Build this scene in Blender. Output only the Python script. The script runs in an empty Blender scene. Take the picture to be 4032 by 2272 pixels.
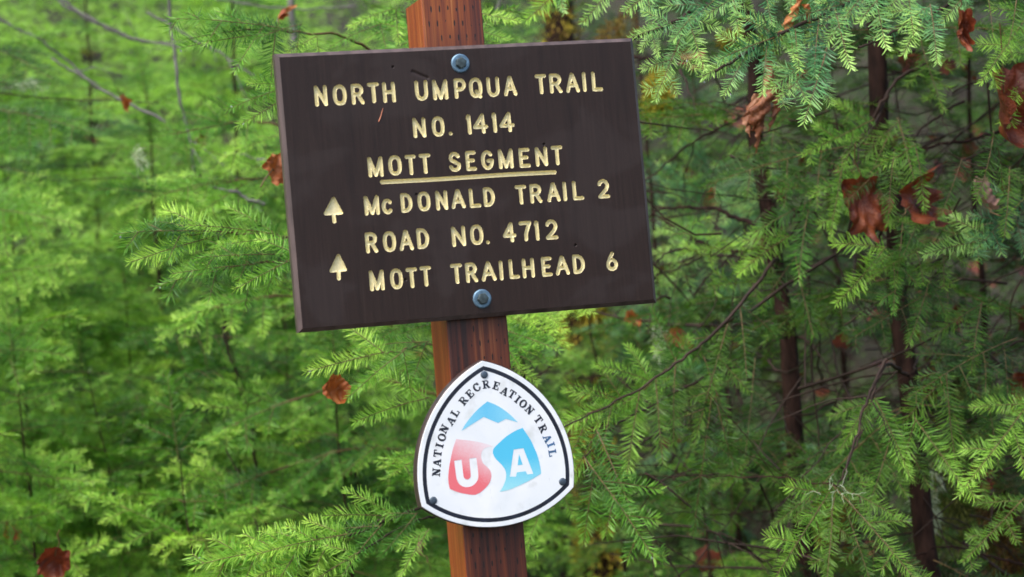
import bpy, math, random
import numpy as np
from mathutils import Vector, Matrix

S = bpy.context.scene
COL = S.collection
rad = math.radians
NR = np.random.default_rng(7)
random.seed(7)

# ------------------------------------------------------------------ camera, light, exposure
Z0 = 1.70                                   # height of the middle of the sign board
YAW, PITCH, ROLL, FPX = .2993, .0308, -.0806, 8405.7
CAM = np.array([-.8345, -2.8635, -.2466 + Z0])
FW = np.array([math.sin(YAW)*math.cos(PITCH), math.cos(YAW)*math.cos(PITCH), math.sin(PITCH)])
RT = np.array([math.cos(YAW), -math.sin(YAW), 0.])
UPV = np.cross(RT, FW)
cR, sR = math.cos(ROLL), math.sin(ROLL)
R2 = cR*RT + sR*UPV
U2 = -sR*RT + cR*UPV
cam_d = bpy.data.cameras.new('camera')
cam = bpy.data.objects.new('camera', cam_d)
COL.objects.link(cam)
S.camera = cam
cam_d.sensor_width = 36.
cam_d.lens = 36.*FPX/4032.
cam_d.clip_start, cam_d.clip_end = .05, 400.
cam.matrix_world = Matrix([[R2[0], U2[0], -FW[0], CAM[0]], [R2[1], U2[1], -FW[1], CAM[1]], [R2[2], U2[2], -FW[2], CAM[2]], [0, 0, 0, 1]])
cam_d.dof.use_dof = True
cam_d.dof.focus_distance = 3.28
cam_d.dof.aperture_fstop = 5.0

SUN_DIR = Vector((-.52, -.36, 1.0)).normalized()      # towards the sun
world = bpy.data.worlds.new('World')
S.world = world
world.use_nodes = True
nt = world.node_tree
sky = nt.nodes.new('ShaderNodeTexSky')
sky.sky_type = 'NISHITA'
sky.sun_disc = False
sky.sun_elevation = math.asin(SUN_DIR.z)
sky.sun_rotation = math.atan2(SUN_DIR.x, SUN_DIR.y)
sky.air_density, sky.dust_density, sky.ozone_density = 1.0, 4.0, 1.0
nt.links.new(sky.outputs[0], nt.nodes['Background'].inputs[0])
nt.nodes['Background'].inputs[1].default_value = .15
sun_d = bpy.data.lights.new('sun', 'SUN')
sun_d.energy = 1.15
sun_d.angle = rad(35)
sun_d.color = (1, .965, .90)
sun = bpy.data.objects.new('sun', sun_d)
COL.objects.link(sun)
sun.rotation_euler = SUN_DIR.to_track_quat('Z', 'Y').to_euler()
sun.location = (0, 0, 8)
S.view_settings.view_transform = 'Standard'
S.view_settings.look = 'None'
S.view_settings.gamma = 1
S.view_settings.use_curve_mapping = False
S.view_settings.exposure = 1.06
S.cycles.max_bounces = 7
S.cycles.diffuse_bounces = 3
S.cycles.glossy_bounces = 2
S.cycles.transmission_bounces = 3
S.cycles.use_adaptive_sampling = True


def at(px, py, D):
    """the point D metres in front of the lens that the photograph shows at (px, py) of its 2576 px wide copy"""
    return CAM + D*(FW + (px*1.5652-2016)/FPX*R2 - (py*1.5652-1136)/FPX*U2)


# ------------------------------------------------------------------ helpers
def mesh(name, V, Fs, mats=(), midx=None, smooth=False, attr=None):
    """V (n,3) array; Fs (m,4) or (m,3) int array, or a list of index lists"""
    me = bpy.data.meshes.new(name)
    V = np.asarray(V, dtype=np.float32)
    if isinstance(Fs, np.ndarray):
        m, k = Fs.shape
        me.vertices.add(len(V)); me.vertices.foreach_set('co', V.ravel())
        me.loops.add(m*k); me.loops.foreach_set('vertex_index', Fs.astype(np.int32).ravel())
        me.polygons.add(m); me.polygons.foreach_set('loop_start', np.arange(0, m*k, k, dtype=np.int32))
        me.update(calc_edges=True)
    else:
        me.from_pydata([tuple(map(float, v)) for v in V], [], [tuple(int(i) for i in f) for f in Fs])
    for mt in mats: me.materials.append(mt)
    if midx is not None: me.polygons.foreach_set('material_index', np.asarray(midx, dtype=np.int32))
    if smooth: me.polygons.foreach_set('use_smooth', np.ones(len(me.polygons), dtype=bool))
    if attr is not None:
        a = me.attributes.new('tint', 'FLOAT', 'POINT'); a.data.foreach_set('value', np.asarray(attr, dtype=np.float32))
    me.update()
    return me


def obj(name, me, parent=None, loc=None, label=None, cat=None, group=None, kind=None):
    o = bpy.data.objects.new(name, me)
    COL.objects.link(o)
    if loc is not None: o.location = loc
    if parent is not None: o.parent = parent
    if label: o['label'] = label
    if cat: o['category'] = cat
    if group: o['group'] = group
    if kind: o['kind'] = kind
    return o


def join(parts):
    """parts: list of (V, F) with the same face size"""
    Vs, Fs, n = [], [], 0
    for V, Fq in parts:
        Vs.append(V); Fs.append(np.asarray(Fq)+n); n += len(V)
    return np.concatenate(Vs), np.concatenate(Fs)


def tube(P, r, k=6):
    """closed tube along the points P with radii r; quads (end caps folded into quads)"""
    P = np.asarray(P, float); n = len(P)
    r = np.broadcast_to(np.asarray(r, float), (n,))
    T = np.gradient(P, axis=0); T /= np.linalg.norm(T, axis=1)[:, None]+1e-9
    ref = np.array([0, 0, 1.]) if abs(T[0, 2]) < .8 else np.array([1., 0, 0])
    A = np.cross(T, ref); A /= np.linalg.norm(A, axis=1)[:, None]+1e-9
    B = np.cross(T, A)
    th = np.linspace(0, 2*math.pi, k, endpoint=False)
    V = P[:, None]+r[:, None, None]*(np.cos(th)[None, :, None]*A[:, None]+np.sin(th)[None, :, None]*B[:, None])
    V = V.reshape(-1, 3)
    i = np.arange(n-1)[:, None]*k; j = np.arange(k)[None]
    Fq = np.stack([i+j, i+(j+1) % k, i+k+(j+1) % k, i+k+j], -1).reshape(-1, 4)
    return V, Fq


def bend(p0, p1, sag=0., wob=0., n=9, rng=NR):
    p0, p1 = np.asarray(p0, float), np.asarray(p1, float)
    t = np.linspace(0, 1, n)[:, None]
    P = p0+(p1-p0)*t
    P[:, 2] -= (sag*4*t*(1-t))[:, 0]
    if wob:
        w = np.cumsum(rng.normal(0, wob, (n, 3)), 0)
        w -= w[0]+(w[-1]-w[0])*t
        P += w
    return P


# ------------------------------------------------------------------ materials
def new_mat(name):
    m = bpy.data.materials.new(name); m.use_nodes = True
    n = m.node_tree; b = n.nodes['Principled BSDF']
    return m, n, b


def N(nt, typ, **kw):
    n = nt.nodes.new(typ)
    for k, v in kw.items():
        if k.startswith('i_'):
            key = k[2:]
            key = int(key) if key.isdigit() else key
            n.inputs[key].default_value = v
        else: setattr(n, k, v)
    return n


def ramp(nt, stops, src, interp='LINEAR'):
    r = nt.nodes.new('ShaderNodeValToRGB')
    r.color_ramp.interpolation = interp
    el = r.color_ramp.elements
    while len(el) < len(stops): el.new(.5)
    for e, (p, c) in zip(el, stops): e.position = p; e.color = (*c, 1) if len(c) == 3 else c
    nt.links.new(src, r.inputs[0])
    return r.outputs[0]


def noise(nt, scale, detail=3, vec=None, rough=.5, mapscale=None, dist=0.):
    tc = nt.nodes.new('ShaderNodeTexCoord')
    v = tc.outputs['Object'] if vec is None else vec
    if mapscale is not None:
        mp = nt.nodes.new('ShaderNodeMapping'); mp.inputs['Scale'].default_value = mapscale
        nt.links.new(v, mp.inputs['Vector']); v = mp.outputs[0]
    n = nt.nodes.new('ShaderNodeTexNoise')
    n.inputs['Scale'].default_value = scale; n.inputs['Detail'].default_value = detail
    n.inputs['Roughness'].default_value = rough; n.inputs['Distortion'].default_value = dist
    nt.links.new(v, n.inputs['Vector'])
    return n.outputs['Fac']


def mixc(nt, fac, a, b, mode='MIX'):
    m = nt.nodes.new('ShaderNodeMix'); m.data_type = 'RGBA'; m.blend_type = mode
    for sock, v in ((m.inputs[0], fac), (m.inputs[6], a), (m.inputs[7], b)):
        if hasattr(v, 'is_linked') or hasattr(v, 'links'): nt.links.new(v, sock)
        elif isinstance(v, (int, float)): sock.default_value = v
        else: sock.default_value = (*v, 1)
    return m.outputs[2]


def math_(nt, op, a, b=None, c=None):
    m = nt.nodes.new('ShaderNodeMath'); m.operation = op
    for i, v in enumerate((a, b, c)):
        if v is None: continue
        if hasattr(v, 'links'): nt.links.new(v, m.inputs[i])
        else: m.inputs[i].default_value = v
    return m.outputs[0]


def bump(nt, b, h, strength=.3, dist=.001):
    n = nt.nodes.new('ShaderNodeBump')
    n.inputs['Strength'].default_value = strength; n.inputs['Distance'].default_value = dist
    nt.links.new(h, n.inputs['Height']); nt.links.new(n.outputs[0], b.inputs['Normal'])


def simple(name, col, rough=.6, metal=0., nscale=None, var=.3, mapscale=None, bmp=0., bdist=.002, spec=.5):
    m, n, b = new_mat(name)
    b.inputs['Roughness'].default_value = rough; b.inputs['Metallic'].default_value = metal
    if nscale:
        f = noise(n, nscale, 4, mapscale=mapscale)
        lo = tuple(c*(1-var) for c in col); hi = tuple(min(1, c*(1+var)) for c in col)
        n.links.new(ramp(n, [(.3, lo), (.7, hi)], f), b.inputs['Base Color'])
        if bmp: bump(n, b, f, bmp, bdist)
    else: b.inputs['Base Color'].default_value = (*col, 1)
    b.inputs['Specular IOR Level'].default_value = spec
    return m


def board_material(name, body=False):
    m, n, b = new_mat(name)
    g1 = noise(n, 1, 5, mapscale=(260, 60, 9), rough=.6)
    g2 = noise(n, 9, 3, mapscale=(1, 1, 1.3), dist=.6)
    g3 = noise(n, 700, 2)
    base = ramp(n, [(.25, (.0170, .0095, .0078)), (.6, (.0265, .0155, .0122)), (.85, (.038, .0235, .0190))], g1)
    speck = math_(n, 'GREATER_THAN', g3, .66)
    base = mixc(n, math_(n, 'MULTIPLY', speck, .5), base, (.085, .022, .028))
    # blotches where the stain has dulled
    worn = ramp(n, [(.50, (0, 0, 0)), (.58, (1, 1, 1))], g2)
    base = mixc(n, math_(n, 'MULTIPLY', worn, .28), base, (.042, .032, .031))
    run = ramp(n, [(.56, (0, 0, 0)), (.70, (1, 1, 1))], noise(n, 1, 4, mapscale=(55, 20, 5), dist=.4))
    base = mixc(n, math_(n, 'MULTIPLY', run, .3), base, (.0085, .0050, .0048))
    n.links.new(base, b.inputs['Base Color'])
    n.links.new(ramp(n, [(.42, (.36,)*3), (.62, (.58,)*3)], g2), b.inputs['Roughness'])
    b.inputs['Specular IOR Level'].default_value = .30
    bump(n, b, math_(n, 'ADD', g1, math_(n, 'MULTIPLY', g3, .5)), .28, .0005)
    return m


def post_material():
    m, n, b = new_mat('treated_post_wood')
    tc = n.nodes.new('ShaderNodeTexCoord')
    sep = n.nodes.new('ShaderNodeSeparateXYZ'); n.links.new(tc.outputs['Object'], sep.inputs[0])
    g1 = noise(n, 1, 4, mapscale=(150, 150, 2.2), rough=.65, dist=.3)
    g2 = noise(n, 1, 2, mapscale=(38, 38, 3.0), rough=.5)
    g3 = noise(n, 1, 2, mapscale=(430, 430, 14))
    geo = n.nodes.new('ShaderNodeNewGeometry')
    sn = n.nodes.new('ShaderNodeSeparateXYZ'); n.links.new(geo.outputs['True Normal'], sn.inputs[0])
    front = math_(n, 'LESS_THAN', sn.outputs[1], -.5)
    f = math_(n, 'ADD', math_(n, 'MULTIPLY', g1, .62), math_(n, 'MULTIPLY', g2, .38))
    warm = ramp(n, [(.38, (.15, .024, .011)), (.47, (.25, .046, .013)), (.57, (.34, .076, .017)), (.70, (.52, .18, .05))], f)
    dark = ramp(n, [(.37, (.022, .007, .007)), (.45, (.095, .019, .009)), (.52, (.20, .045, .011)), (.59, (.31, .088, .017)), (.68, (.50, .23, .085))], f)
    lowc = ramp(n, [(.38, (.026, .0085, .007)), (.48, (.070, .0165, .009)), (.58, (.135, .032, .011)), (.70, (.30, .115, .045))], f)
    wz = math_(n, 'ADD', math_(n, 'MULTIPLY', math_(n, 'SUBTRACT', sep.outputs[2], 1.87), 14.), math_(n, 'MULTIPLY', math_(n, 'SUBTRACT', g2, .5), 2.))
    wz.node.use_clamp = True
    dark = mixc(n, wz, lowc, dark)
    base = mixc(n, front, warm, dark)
    # incising marks of the pressure treatment, in offset rows on the front face
    row = math_(n, 'DIVIDE', sep.outputs[2], .0206)
    rfl = math_(n, 'FLOOR', row)
    par = math_(n, 'MULTIPLY', math_(n, 'MODULO', rfl, 2.), .36)
    u = math_(n, 'FRACT', math_(n, 'ADD', math_(n, 'ADD', math_(n, 'DIVIDE', sep.outputs[0], .0123), 50.), par))
    v = math_(n, 'FRACT', math_(n, 'ADD', row, 0.))
    du = math_(n, 'DIVIDE', math_(n, 'ABSOLUTE', math_(n, 'SUBTRACT', u, .5)), .085)
    dv = math_(n, 'DIVIDE', math_(n, 'ABSOLUTE', math_(n, 'SUBTRACT', v, .5)), .23)
    dd = math_(n, 'ADD', math_(n, 'POWER', du, 2.), math_(n, 'POWER', dv, 2.))
    wx = math_(n, 'ADD', dd, math_(n, 'MULTIPLY', math_(n, 'SUBTRACT', g3, .5), 1.4))
    slit = math_(n, 'MULTIPLY', math_(n, 'LESS_THAN', wx, 1.0), front)
    inx = math_(n, 'LESS_THAN', math_(n, 'ABSOLUTE', sep.outputs[0]), .039)
    slit = math_(n, 'MULTIPLY', slit, inx)
    slit = math_(n, 'MULTIPLY', slit, math_(n, 'GREATER_THAN', noise(n, 75, 1), .46))
    base = mixc(n, slit, base, (.006, .004, .004))
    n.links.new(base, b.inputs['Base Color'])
    b.inputs['Roughness'].default_value = .42
    h = math_(n, 'SUBTRACT', math_(n, 'ADD', g1, math_(n, 'MULTIPLY', g3, .4)), math_(n, 'MULTIPLY', slit, 1.5))
    bump(n, b, h, .6, .0012)
    return m


def groove_paint():
    m, n, b = new_mat('cream_groove_paint')
    g = noise(n, 260, 3); g2 = noise(n, 520, 1)
    c = ramp(n, [(.3, (.74, .645, .345)), (.7, (.87, .80, .49))], g)
    c = mixc(n, math_(n, 'MULTIPLY', math_(n, 'GREATER_THAN', g2, .72), .6), c, (.22, .17, .08))
    n.links.new(c, b.inputs['Base Color'])
    b.inputs['Roughness'].default_value = .38
    return m


def foliage_material(name, dark, mid, light, trans=.35, rough=.42):
    m, n, b = new_mat(name)
    at_ = n.nodes.new('ShaderNodeAttribute'); at_.attribute_name = 'tint'
    oi = n.nodes.new('ShaderNodeObjectInfo')
    f = math_(n, 'ADD', at_.outputs['Fac'], math_(n, 'MULTIPLY', math_(n, 'SUBTRACT', oi.outputs['Random'], .5), .85))
    c = ramp(n, [(.0, dark), (.5, mid), (1., light)], f)
    n.links.new(c, b.inputs['Base Color'])
    b.inputs['Roughness'].default_value = rough
    b.inputs['Specular IOR Level'].default_value = .35
    tr = n.nodes.new('ShaderNodeBsdfTranslucent')
    c2 = mixc(n, 1., c, (1.0, 1.0, .55), 'MULTIPLY')
    n.links.new(c2, tr.inputs[0])
    mx = n.nodes.new('ShaderNodeMixShader'); mx.inputs[0].default_value = trans
    n.links.new(b.outputs[0], mx.inputs[1]); n.links.new(tr.outputs[0], mx.inputs[2])
    n.links.new(mx.outputs[0], n.nodes['Material Output'].inputs[0])
    return m


M_board = board_material('dark_brown_board_stain')
M_side = simple('weathered_edge_painted_sheen', (.085, .060, .055), .40, nscale=1, var=.45, mapscale=(60, 60, 12), bmp=.5, bdist=.001)  # weathered sides; paler base colour also paints the sky's sheen on the chamfers
M_groove = groove_paint()
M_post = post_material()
M_backing = simple('stained_backing_wood', (.055, .032, .028), .5, nscale=1, var=.5, mapscale=(90, 90, 14), bmp=.5, bdist=.001)
M_zinc = simple('zinc_plated_steel', (.15, .25, .34), .42, .6, nscale=160, var=.3, bmp=.2, bdist=.0005)
M_bolt = simple('weathered_steel', (.07, .095, .10), .42, .6, nscale=160, var=.4)
M_nail = simple('grey_nail_head', (.075, .105, .14), .5, .5, nscale=200, var=.25)

M_fir = foliage_material('fir_needles_green', (.018, .075, .014), (.095, .285, .030), (.36, .66, .085), .32, .38)
M_firy = foliage_material('fir_needles_yellow_green', (.032, .125, .016), (.155, .410, .032), (.50, .80, .11), .30, .38)
M_firb = foliage_material('fir_needles_blue_green', (.034, .135, .056), (.125, .345, .125), (.42, .70, .17), .28, .34)  # blue green tone, with the sky's sheen on wet needles put into it
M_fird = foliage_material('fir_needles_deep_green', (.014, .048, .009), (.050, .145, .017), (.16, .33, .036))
M_twig = simple('orange_brown_twig', (.125, .075, .028), .6, nscale=60, var=.4)
M_bark = simple('dark_wet_bark', (.030, .0145, .0105), .75, spec=.15, nscale=1, var=.65, mapscale=(60, 60, 22), bmp=.8, bdist=.006)
M_barkg = simple('grey_dead_wood', (.15, .145, .135), .7, spec=.2, nscale=1, var=.35, mapscale=(50, 50, 30), bmp=.5, bdist=.003)
M_barkb = simple('brown_dead_twig', (.038, .022, .016), .6, spec=.25, nscale=40, var=.5, bmp=.4)
M_moss = foliage_material('yellow_moss', (.14, .11, .012), (.36, .29, .025), (.55, .46, .05), .25, .8)
M_mossb = foliage_material('brown_moss', (.06, .030, .008), (.17, .09, .015), (.30, .22, .03), .2, .8)
M_mosso = foliage_material('olive_moss', (.035, .045, .010), (.10, .12, .025), (.22, .24, .05), .25, .8)
M_lich = foliage_material('pale_lichen', (.25, .33, .20), (.42, .50, .34), (.62, .68, .52), .3, .8)
M_fern = foliage_material('fern_green', (.022, .075, .030), (.060, .16, .060), (.15, .31, .13), .25, .35)
M_leafy = foliage_material('undergrowth_leaves', (.040, .030, .012), (.070, .15, .030), (.17, .32, .055), .3, .45)


def leaf_material(name, c0, c1, c2):
    m, n, b = new_mat(name)
    g = noise(n, 26, 4, dist=.4)
    n.links.new(ramp(n, [(.3, c0), (.5, c1), (.72, c2)], g), b.inputs['Base Color'])
    b.inputs['Roughness'].default_value = .48
    bump(n, b, math_(n, 'ADD', noise(n, 60, 4), math_(n, 'MULTIPLY', noise(n, 220, 3), .5)), .8, .005)
    tr = n.nodes.new('ShaderNodeBsdfTranslucent'); tr.inputs[0].default_value = (*c1, 1)
    mx = n.nodes.new('ShaderNodeMixShader'); mx.inputs[0].default_value = .25
    n.links.new(b.outputs[0], mx.inputs[1]); n.links.new(tr.outputs[0], mx.inputs[2])
    n.links.new(mx.outputs[0], n.nodes['Material Output'].inputs[0])
    return m


M_leaf_o = leaf_material('orange_dead_leaf', (.16, .035, .008), (.40, .105, .020), (.62, .25, .07))
M_leaf_r = leaf_material('red_brown_dead_leaf', (.06, .012, .006), (.17, .032, .011), (.32, .08, .022))
M_leaf_b = leaf_material('brown_dead_leaf', (.09, .025, .010), (.24, .075, .025), (.44, .21, .11))
M_leaf_p = leaf_material('pinkish_dead_leaf', (.14, .07, .055), (.27, .14, .10), (.45, .27, .20))

# ------------------------------------------------------------------ ground and hillside
def hill(x, y):
    x = np.asarray(x, float); y = np.asarray(y, float)
    s = np.clip((y-2.6)/1.6, 0, 1)
    z = .46*np.maximum(y-3.4, 0)+.25*s*s*(3-2*s)
    z = np.where(y > 60, .46*56.6+.25, z)
    return z+.10*np.sin(x*1.3+.6*y)*s+.06*np.sin(2.9*x-1.7*y)*s+.02*np.sin(5*x)*np.cos(4*y)


gx = np.concatenate([np.linspace(-160, -14, 20), np.linspace(-12, 16, 160), np.linspace(18, 160, 20)])
gy = np.concatenate([np.linspace(-160, -8, 20), np.linspace(-7, 18, 150), np.linspace(20, 160, 20)])
GX, GY = np.meshgrid(gx, gy)
V = np.stack([GX, GY, hill(GX, GY)], -1).reshape(-1, 3)
a, b_ = len(gy), len(gx)
i = np.arange(a-1)[:, None]*b_; j = np.arange(b_-1)[None]
Fg = np.stack([i+j, i+j+1, i+b_+j+1, i+b_+j], -1).reshape(-1, 4)
m, n, b = new_mat('forest_floor')
g = noise(n, 3, 8, rough=.65); g2 = noise(n, 38, 5)
c = ramp(n, [(.35, (.010, .009, .005)), (.5, (.020, .022, .009)), (.62, (.022, .045, .010)), (.8, (.045, .09, .016))], g)
n.links.new(mixc(n, math_(n, 'MULTIPLY', g2, .6), c, (.045, .022, .010)), b.inputs['Base Color'])
b.inputs['Roughness'].default_value = .85
bump(n, b, g2, .8, .03)
obj('forest_floor', mesh('forest_floor', V, Fg, [m], smooth=True), kind='structure')

# ------------------------------------------------------------------ the signpost
ROWS=[
  (-210.25, 115.84, 195.28, 116.94, 144.72, 145.28, [('N', -212.28, -194.32), ('O', -186.53, -167.03), ('R', -160.31, -142.41), ('T', -137.11, -120.29), ('H', -115.68, -97.63), ('U', -69.54, -50.76), ('M', -43.91, -21.94), ('P', -12.55, 4.88), ('Q', 9.35, 28.7), ('U', 35.41, 54.12), ('A', 60.1, 79.63), ('T', 107.45, 124.21), ('R', 128.32, 146.98), ('A', 152.74, 173.43), ('I', 177.84, 183.54), ('L', 192.2, 208.55)]) ,
  (-74.5, 65.02, 64.67, 65.88, 93.22, 94.41, [('N', -76.89, -58.43), ('O', -49.89, -31.5), ('.', -26.29, -20.63), ('1', 0.63, 7.51), ('4', 9.9, 32.27), ('1', 38.22, 45.03), ('4', 48.63, 70.99)]) ,
  (-144.05, 13.95, 113.34, 14.37, 42.18, 42.23, [('M', -146.14, -124.59), ('O', -116.67, -97.63), ('T', -92.66, -76.79), ('T', -72.54, -55.63), ('S', -29.95, -12.36), ('E', -5.14, 10.43), ('G', 17.09, 35.82), ('M', 42.78, 64.53), ('E', 73.15, 89.62), ('N', 97.56, 115.86), ('T', 121.37, 138.63)]) ,
  (-153.17, -38.16, 188.26, -36.89, -10.91, -9.27, [('M', -155.68, -134.33), ('c', -131.32, -115.06), ('D', -103.8, -86.98), ('O', -79.79, -61.44), ('N', -53.43, -36.19), ('A', -31.28, -10.76), ('L', -4.73, 11.96), ('D', 15.96, 32.72), ('T', 62.98, 79.65), ('R', 84.7, 102.33), ('A', 109.62, 129.5), ('I', 133.73, 139.61), ('L', 148.46, 165.12), ('2', 186.16, 204.15)]) ,
  (-156.04, -90.48, 104.5, -89.79, -61.76, -61.28, [('R', -158.58, -141.34), ('O', -133.67, -115.17), ('A', -110.81, -90.53), ('D', -85.39, -67.8), ('N', -34.94, -14.91), ('O', -8.2, 10.95), ('.', 14.01, 19.52), ('4', 39.47, 59.12), ('7', 64.03, 82.89), ('1', 86.35, 93.11), ('2', 102.62, 121.24)]) ,
  (-155.26, -142.87, 142.26, -141.12, -114.27, -113.56, [('M', -157.77, -136.97), ('O', -128.34, -110.18), ('T', -105.32, -89.26), ('T', -85.21, -68.76), ('T', -40.89, -23.52), ('R', -19.36, -2.09), ('A', 3.13, 24.87), ('I', 29.55, 35.08), ('L', 43.82, 58.93), ('H', 63.52, 81.53), ('E', 92.13, 107.9), ('A', 112.54, 133.62), ('D', 138.88, 156.98), ('6', 189.28, 206.79)]) ,
]
P_CORN = [(-5.08, -252.18), (-107.85, -445.83), (113.46, -439.84)]
P_MID = [(-86.06, -323.13), (-17.52, -482.98), (91.13, -323.23)]
P_RCORN = [(-4.54, -262.17), (-98.96, -444.96), (105.66, -437.77)]
P_NAIL = [(-3.94, -271.47), (-91.32, -438.58), (97.85, -430.55)]
P_MOUNT = [(-2.49, -309.0), (-12.67, -315.53), (-22.46, -323.14), (-31.4, -331.76), (-37.94, -339.09), (-43.11, -346.52), (-9.76, -330.11), (10.5, -340.39), (22.43, -335.52), (39.31, -341.83), (30.03, -331.32), (20.6, -322.75), (10.16, -315.35)]
P_RED = [(-51.73, -357.2), (-58.47, -372.78), (-64.1, -391.48), (-67.28, -406.9), (-67.6, -417.33), (-66.59, -424.85), (-58.6, -429.1), (-49.8, -432.57), (-36.43, -436.04), (-30.1, -436.65), (-21.58, -433.09), (-12.79, -426.48), (-7.44, -419.53), (-5.33, -411.83), (-6.84, -404.67), (-11.4, -398.98), (-16.0, -393.73), (-17.91, -386.97), (-17.4, -380.88), (-14.51, -375.87), (-9.21, -372.84), (0.02, -372.09), (-7.9, -368.12), (-25.75, -362.58)]
P_U = [(-57.19, -386.88), (-56.41, -402.67), (-55.78, -411.47), (-53.2, -418.7), (-48.11, -423.12), (-41.88, -424.85), (-34.52, -423.97), (-28.72, -420.15), (-25.11, -415.23), (-24.15, -409.19), (-24.26, -399.54), (-24.91, -385.45), (-35.16, -385.66), (-35.13, -398.53), (-35.02, -408.17), (-36.07, -412.01), (-39.18, -414.34), (-42.76, -413.57), (-45.26, -410.71), (-45.73, -405.42), (-46.4, -386.12)]
P_BLUE = [(45.56, -350.12), (34.64, -353.31), (22.13, -359.27), (12.36, -365.89), (4.49, -371.87), (0.97, -375.51), (-0.49, -379.78), (0.44, -385.13), (3.83, -390.72), (10.54, -398.37), (14.98, -405.82), (16.15, -413.85), (14.12, -421.57), (9.76, -429.51), (4.64, -435.78), (18.57, -434.31), (37.52, -428.63), (51.86, -423.37), (67.32, -416.43), (67.25, -410.68), (66.24, -401.74), (63.98, -390.04), (60.27, -379.09), (55.67, -367.62)]
P_A = [(29.97, -379.01), (44.35, -378.54), (55.79, -415.35), (46.77, -415.57), (45.04, -410.82), (32.06, -411.2), (30.19, -416.92), (21.29, -416.26)]
P_AC = [(37.22, -386.28), (41.5, -401.23), (33.99, -401.42)]
P_TEXT= [('N', -84.01, -400.27), ('A', -81.87, -387.4), ('T', -79.92, -374.76), ('I', -76.32, -363.92), ('O', -72.08, -353.15), ('N', -67.97, -341.72), ('A', -57.31, -331.28), ('L', -50.54, -320.92), ('R', -36.92, -304.98), ('E', -27.1, -296.58), ('C', -16.34, -288.24), ('R', -2.33, -285.16), ('E', 12.11, -288.36), ('A', 23.7, -296.81), ('T', 34.16, -302.09), ('I', 41.74, -309.78), ('O', 49.32, -316.61), ('N', 58.0, -325.92), ('T', 69.6, -340.46), ('R', 75.45, -353.81), ('A', 80.77, -368.02), ('I', 85.11, -377.33), ('L', 86.45, -388.98)]
BX, BZ = .0018, Z0
TILT = .0085                                # the board hangs a touch out of square
post_root = obj('trail_signpost', None, loc=(0, .0635, 0),
                label='dark brown wooden trail sign and white triangular marker bolted to a reddish square post', cat='signpost')


def place(name, me, x=0, y=0, z=0, parent=None, **k):
    """part given in world coordinates, parented to the signpost or one of its parts (all unrotated)"""
    o = obj(name, me, parent=parent, **k)
    off = Vector((0, 0, 0)); q = parent
    while q is not None: off += q.location; q = q.parent
    o.location = Vector((x, y, z))-off
    return o


# post: square 89 mm section with softly rounded corners, buried foot, shallow pyramid top
TOPZ = .2640+Z0
prof = []
hw, rr = .0445, .003
for cx, cy, a0 in ((1, 1, 0), (-1, 1, 90), (-1, -1, 180), (1, -1, 270)):
    for q in range(4):
        th = rad(a0+q*30); prof.append((cx*(hw-rr)+rr*math.cos(th), cy*(hw-rr)+rr*math.sin(th)))
zs = [-.45]+list(np.linspace(0, TOPZ-.001, 40))
V = [(x, y, z) for z in zs for x, y in prof]
V += [(x*.4, y*.4, TOPZ+.011) for x, y in prof]
k = len(prof); rows_ = len(zs)+1
Fp = [[r*k+q, r*k+(q+1) % k, (r+1)*k+(q+1) % k, (r+1)*k+q] for r in range(rows_-1) for q in range(k)]
Fp.append([(rows_-1)*k+q for q in range(k)])
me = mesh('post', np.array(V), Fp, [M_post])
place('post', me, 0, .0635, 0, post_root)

# ---- board with routed letters
W_, H_, T_, CH = .5128, .3720, .020, .0055
RS = .00268                                  # half the width of a groove
segs, gid = [], []                           # (x0,z0,x1,z1), glyph index
glyph_names = []


def arc(cx, cy, rx, ry, a0, a1, n=10):
    return [(cx+rx*math.cos(rad(t)), cy+ry*math.sin(rad(t))) for t in np.linspace(a0, a1, n)]


def oval(n=28, e=.80):
    o = []
    for t in np.linspace(0, 2*math.pi, n):
        c_, s_ = math.cos(t), math.sin(t)
        o.append((.5+.5*math.copysign(abs(c_)**e, c_), .5+.5*math.copysign(abs(s_)**e, s_)))
    return o


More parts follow.
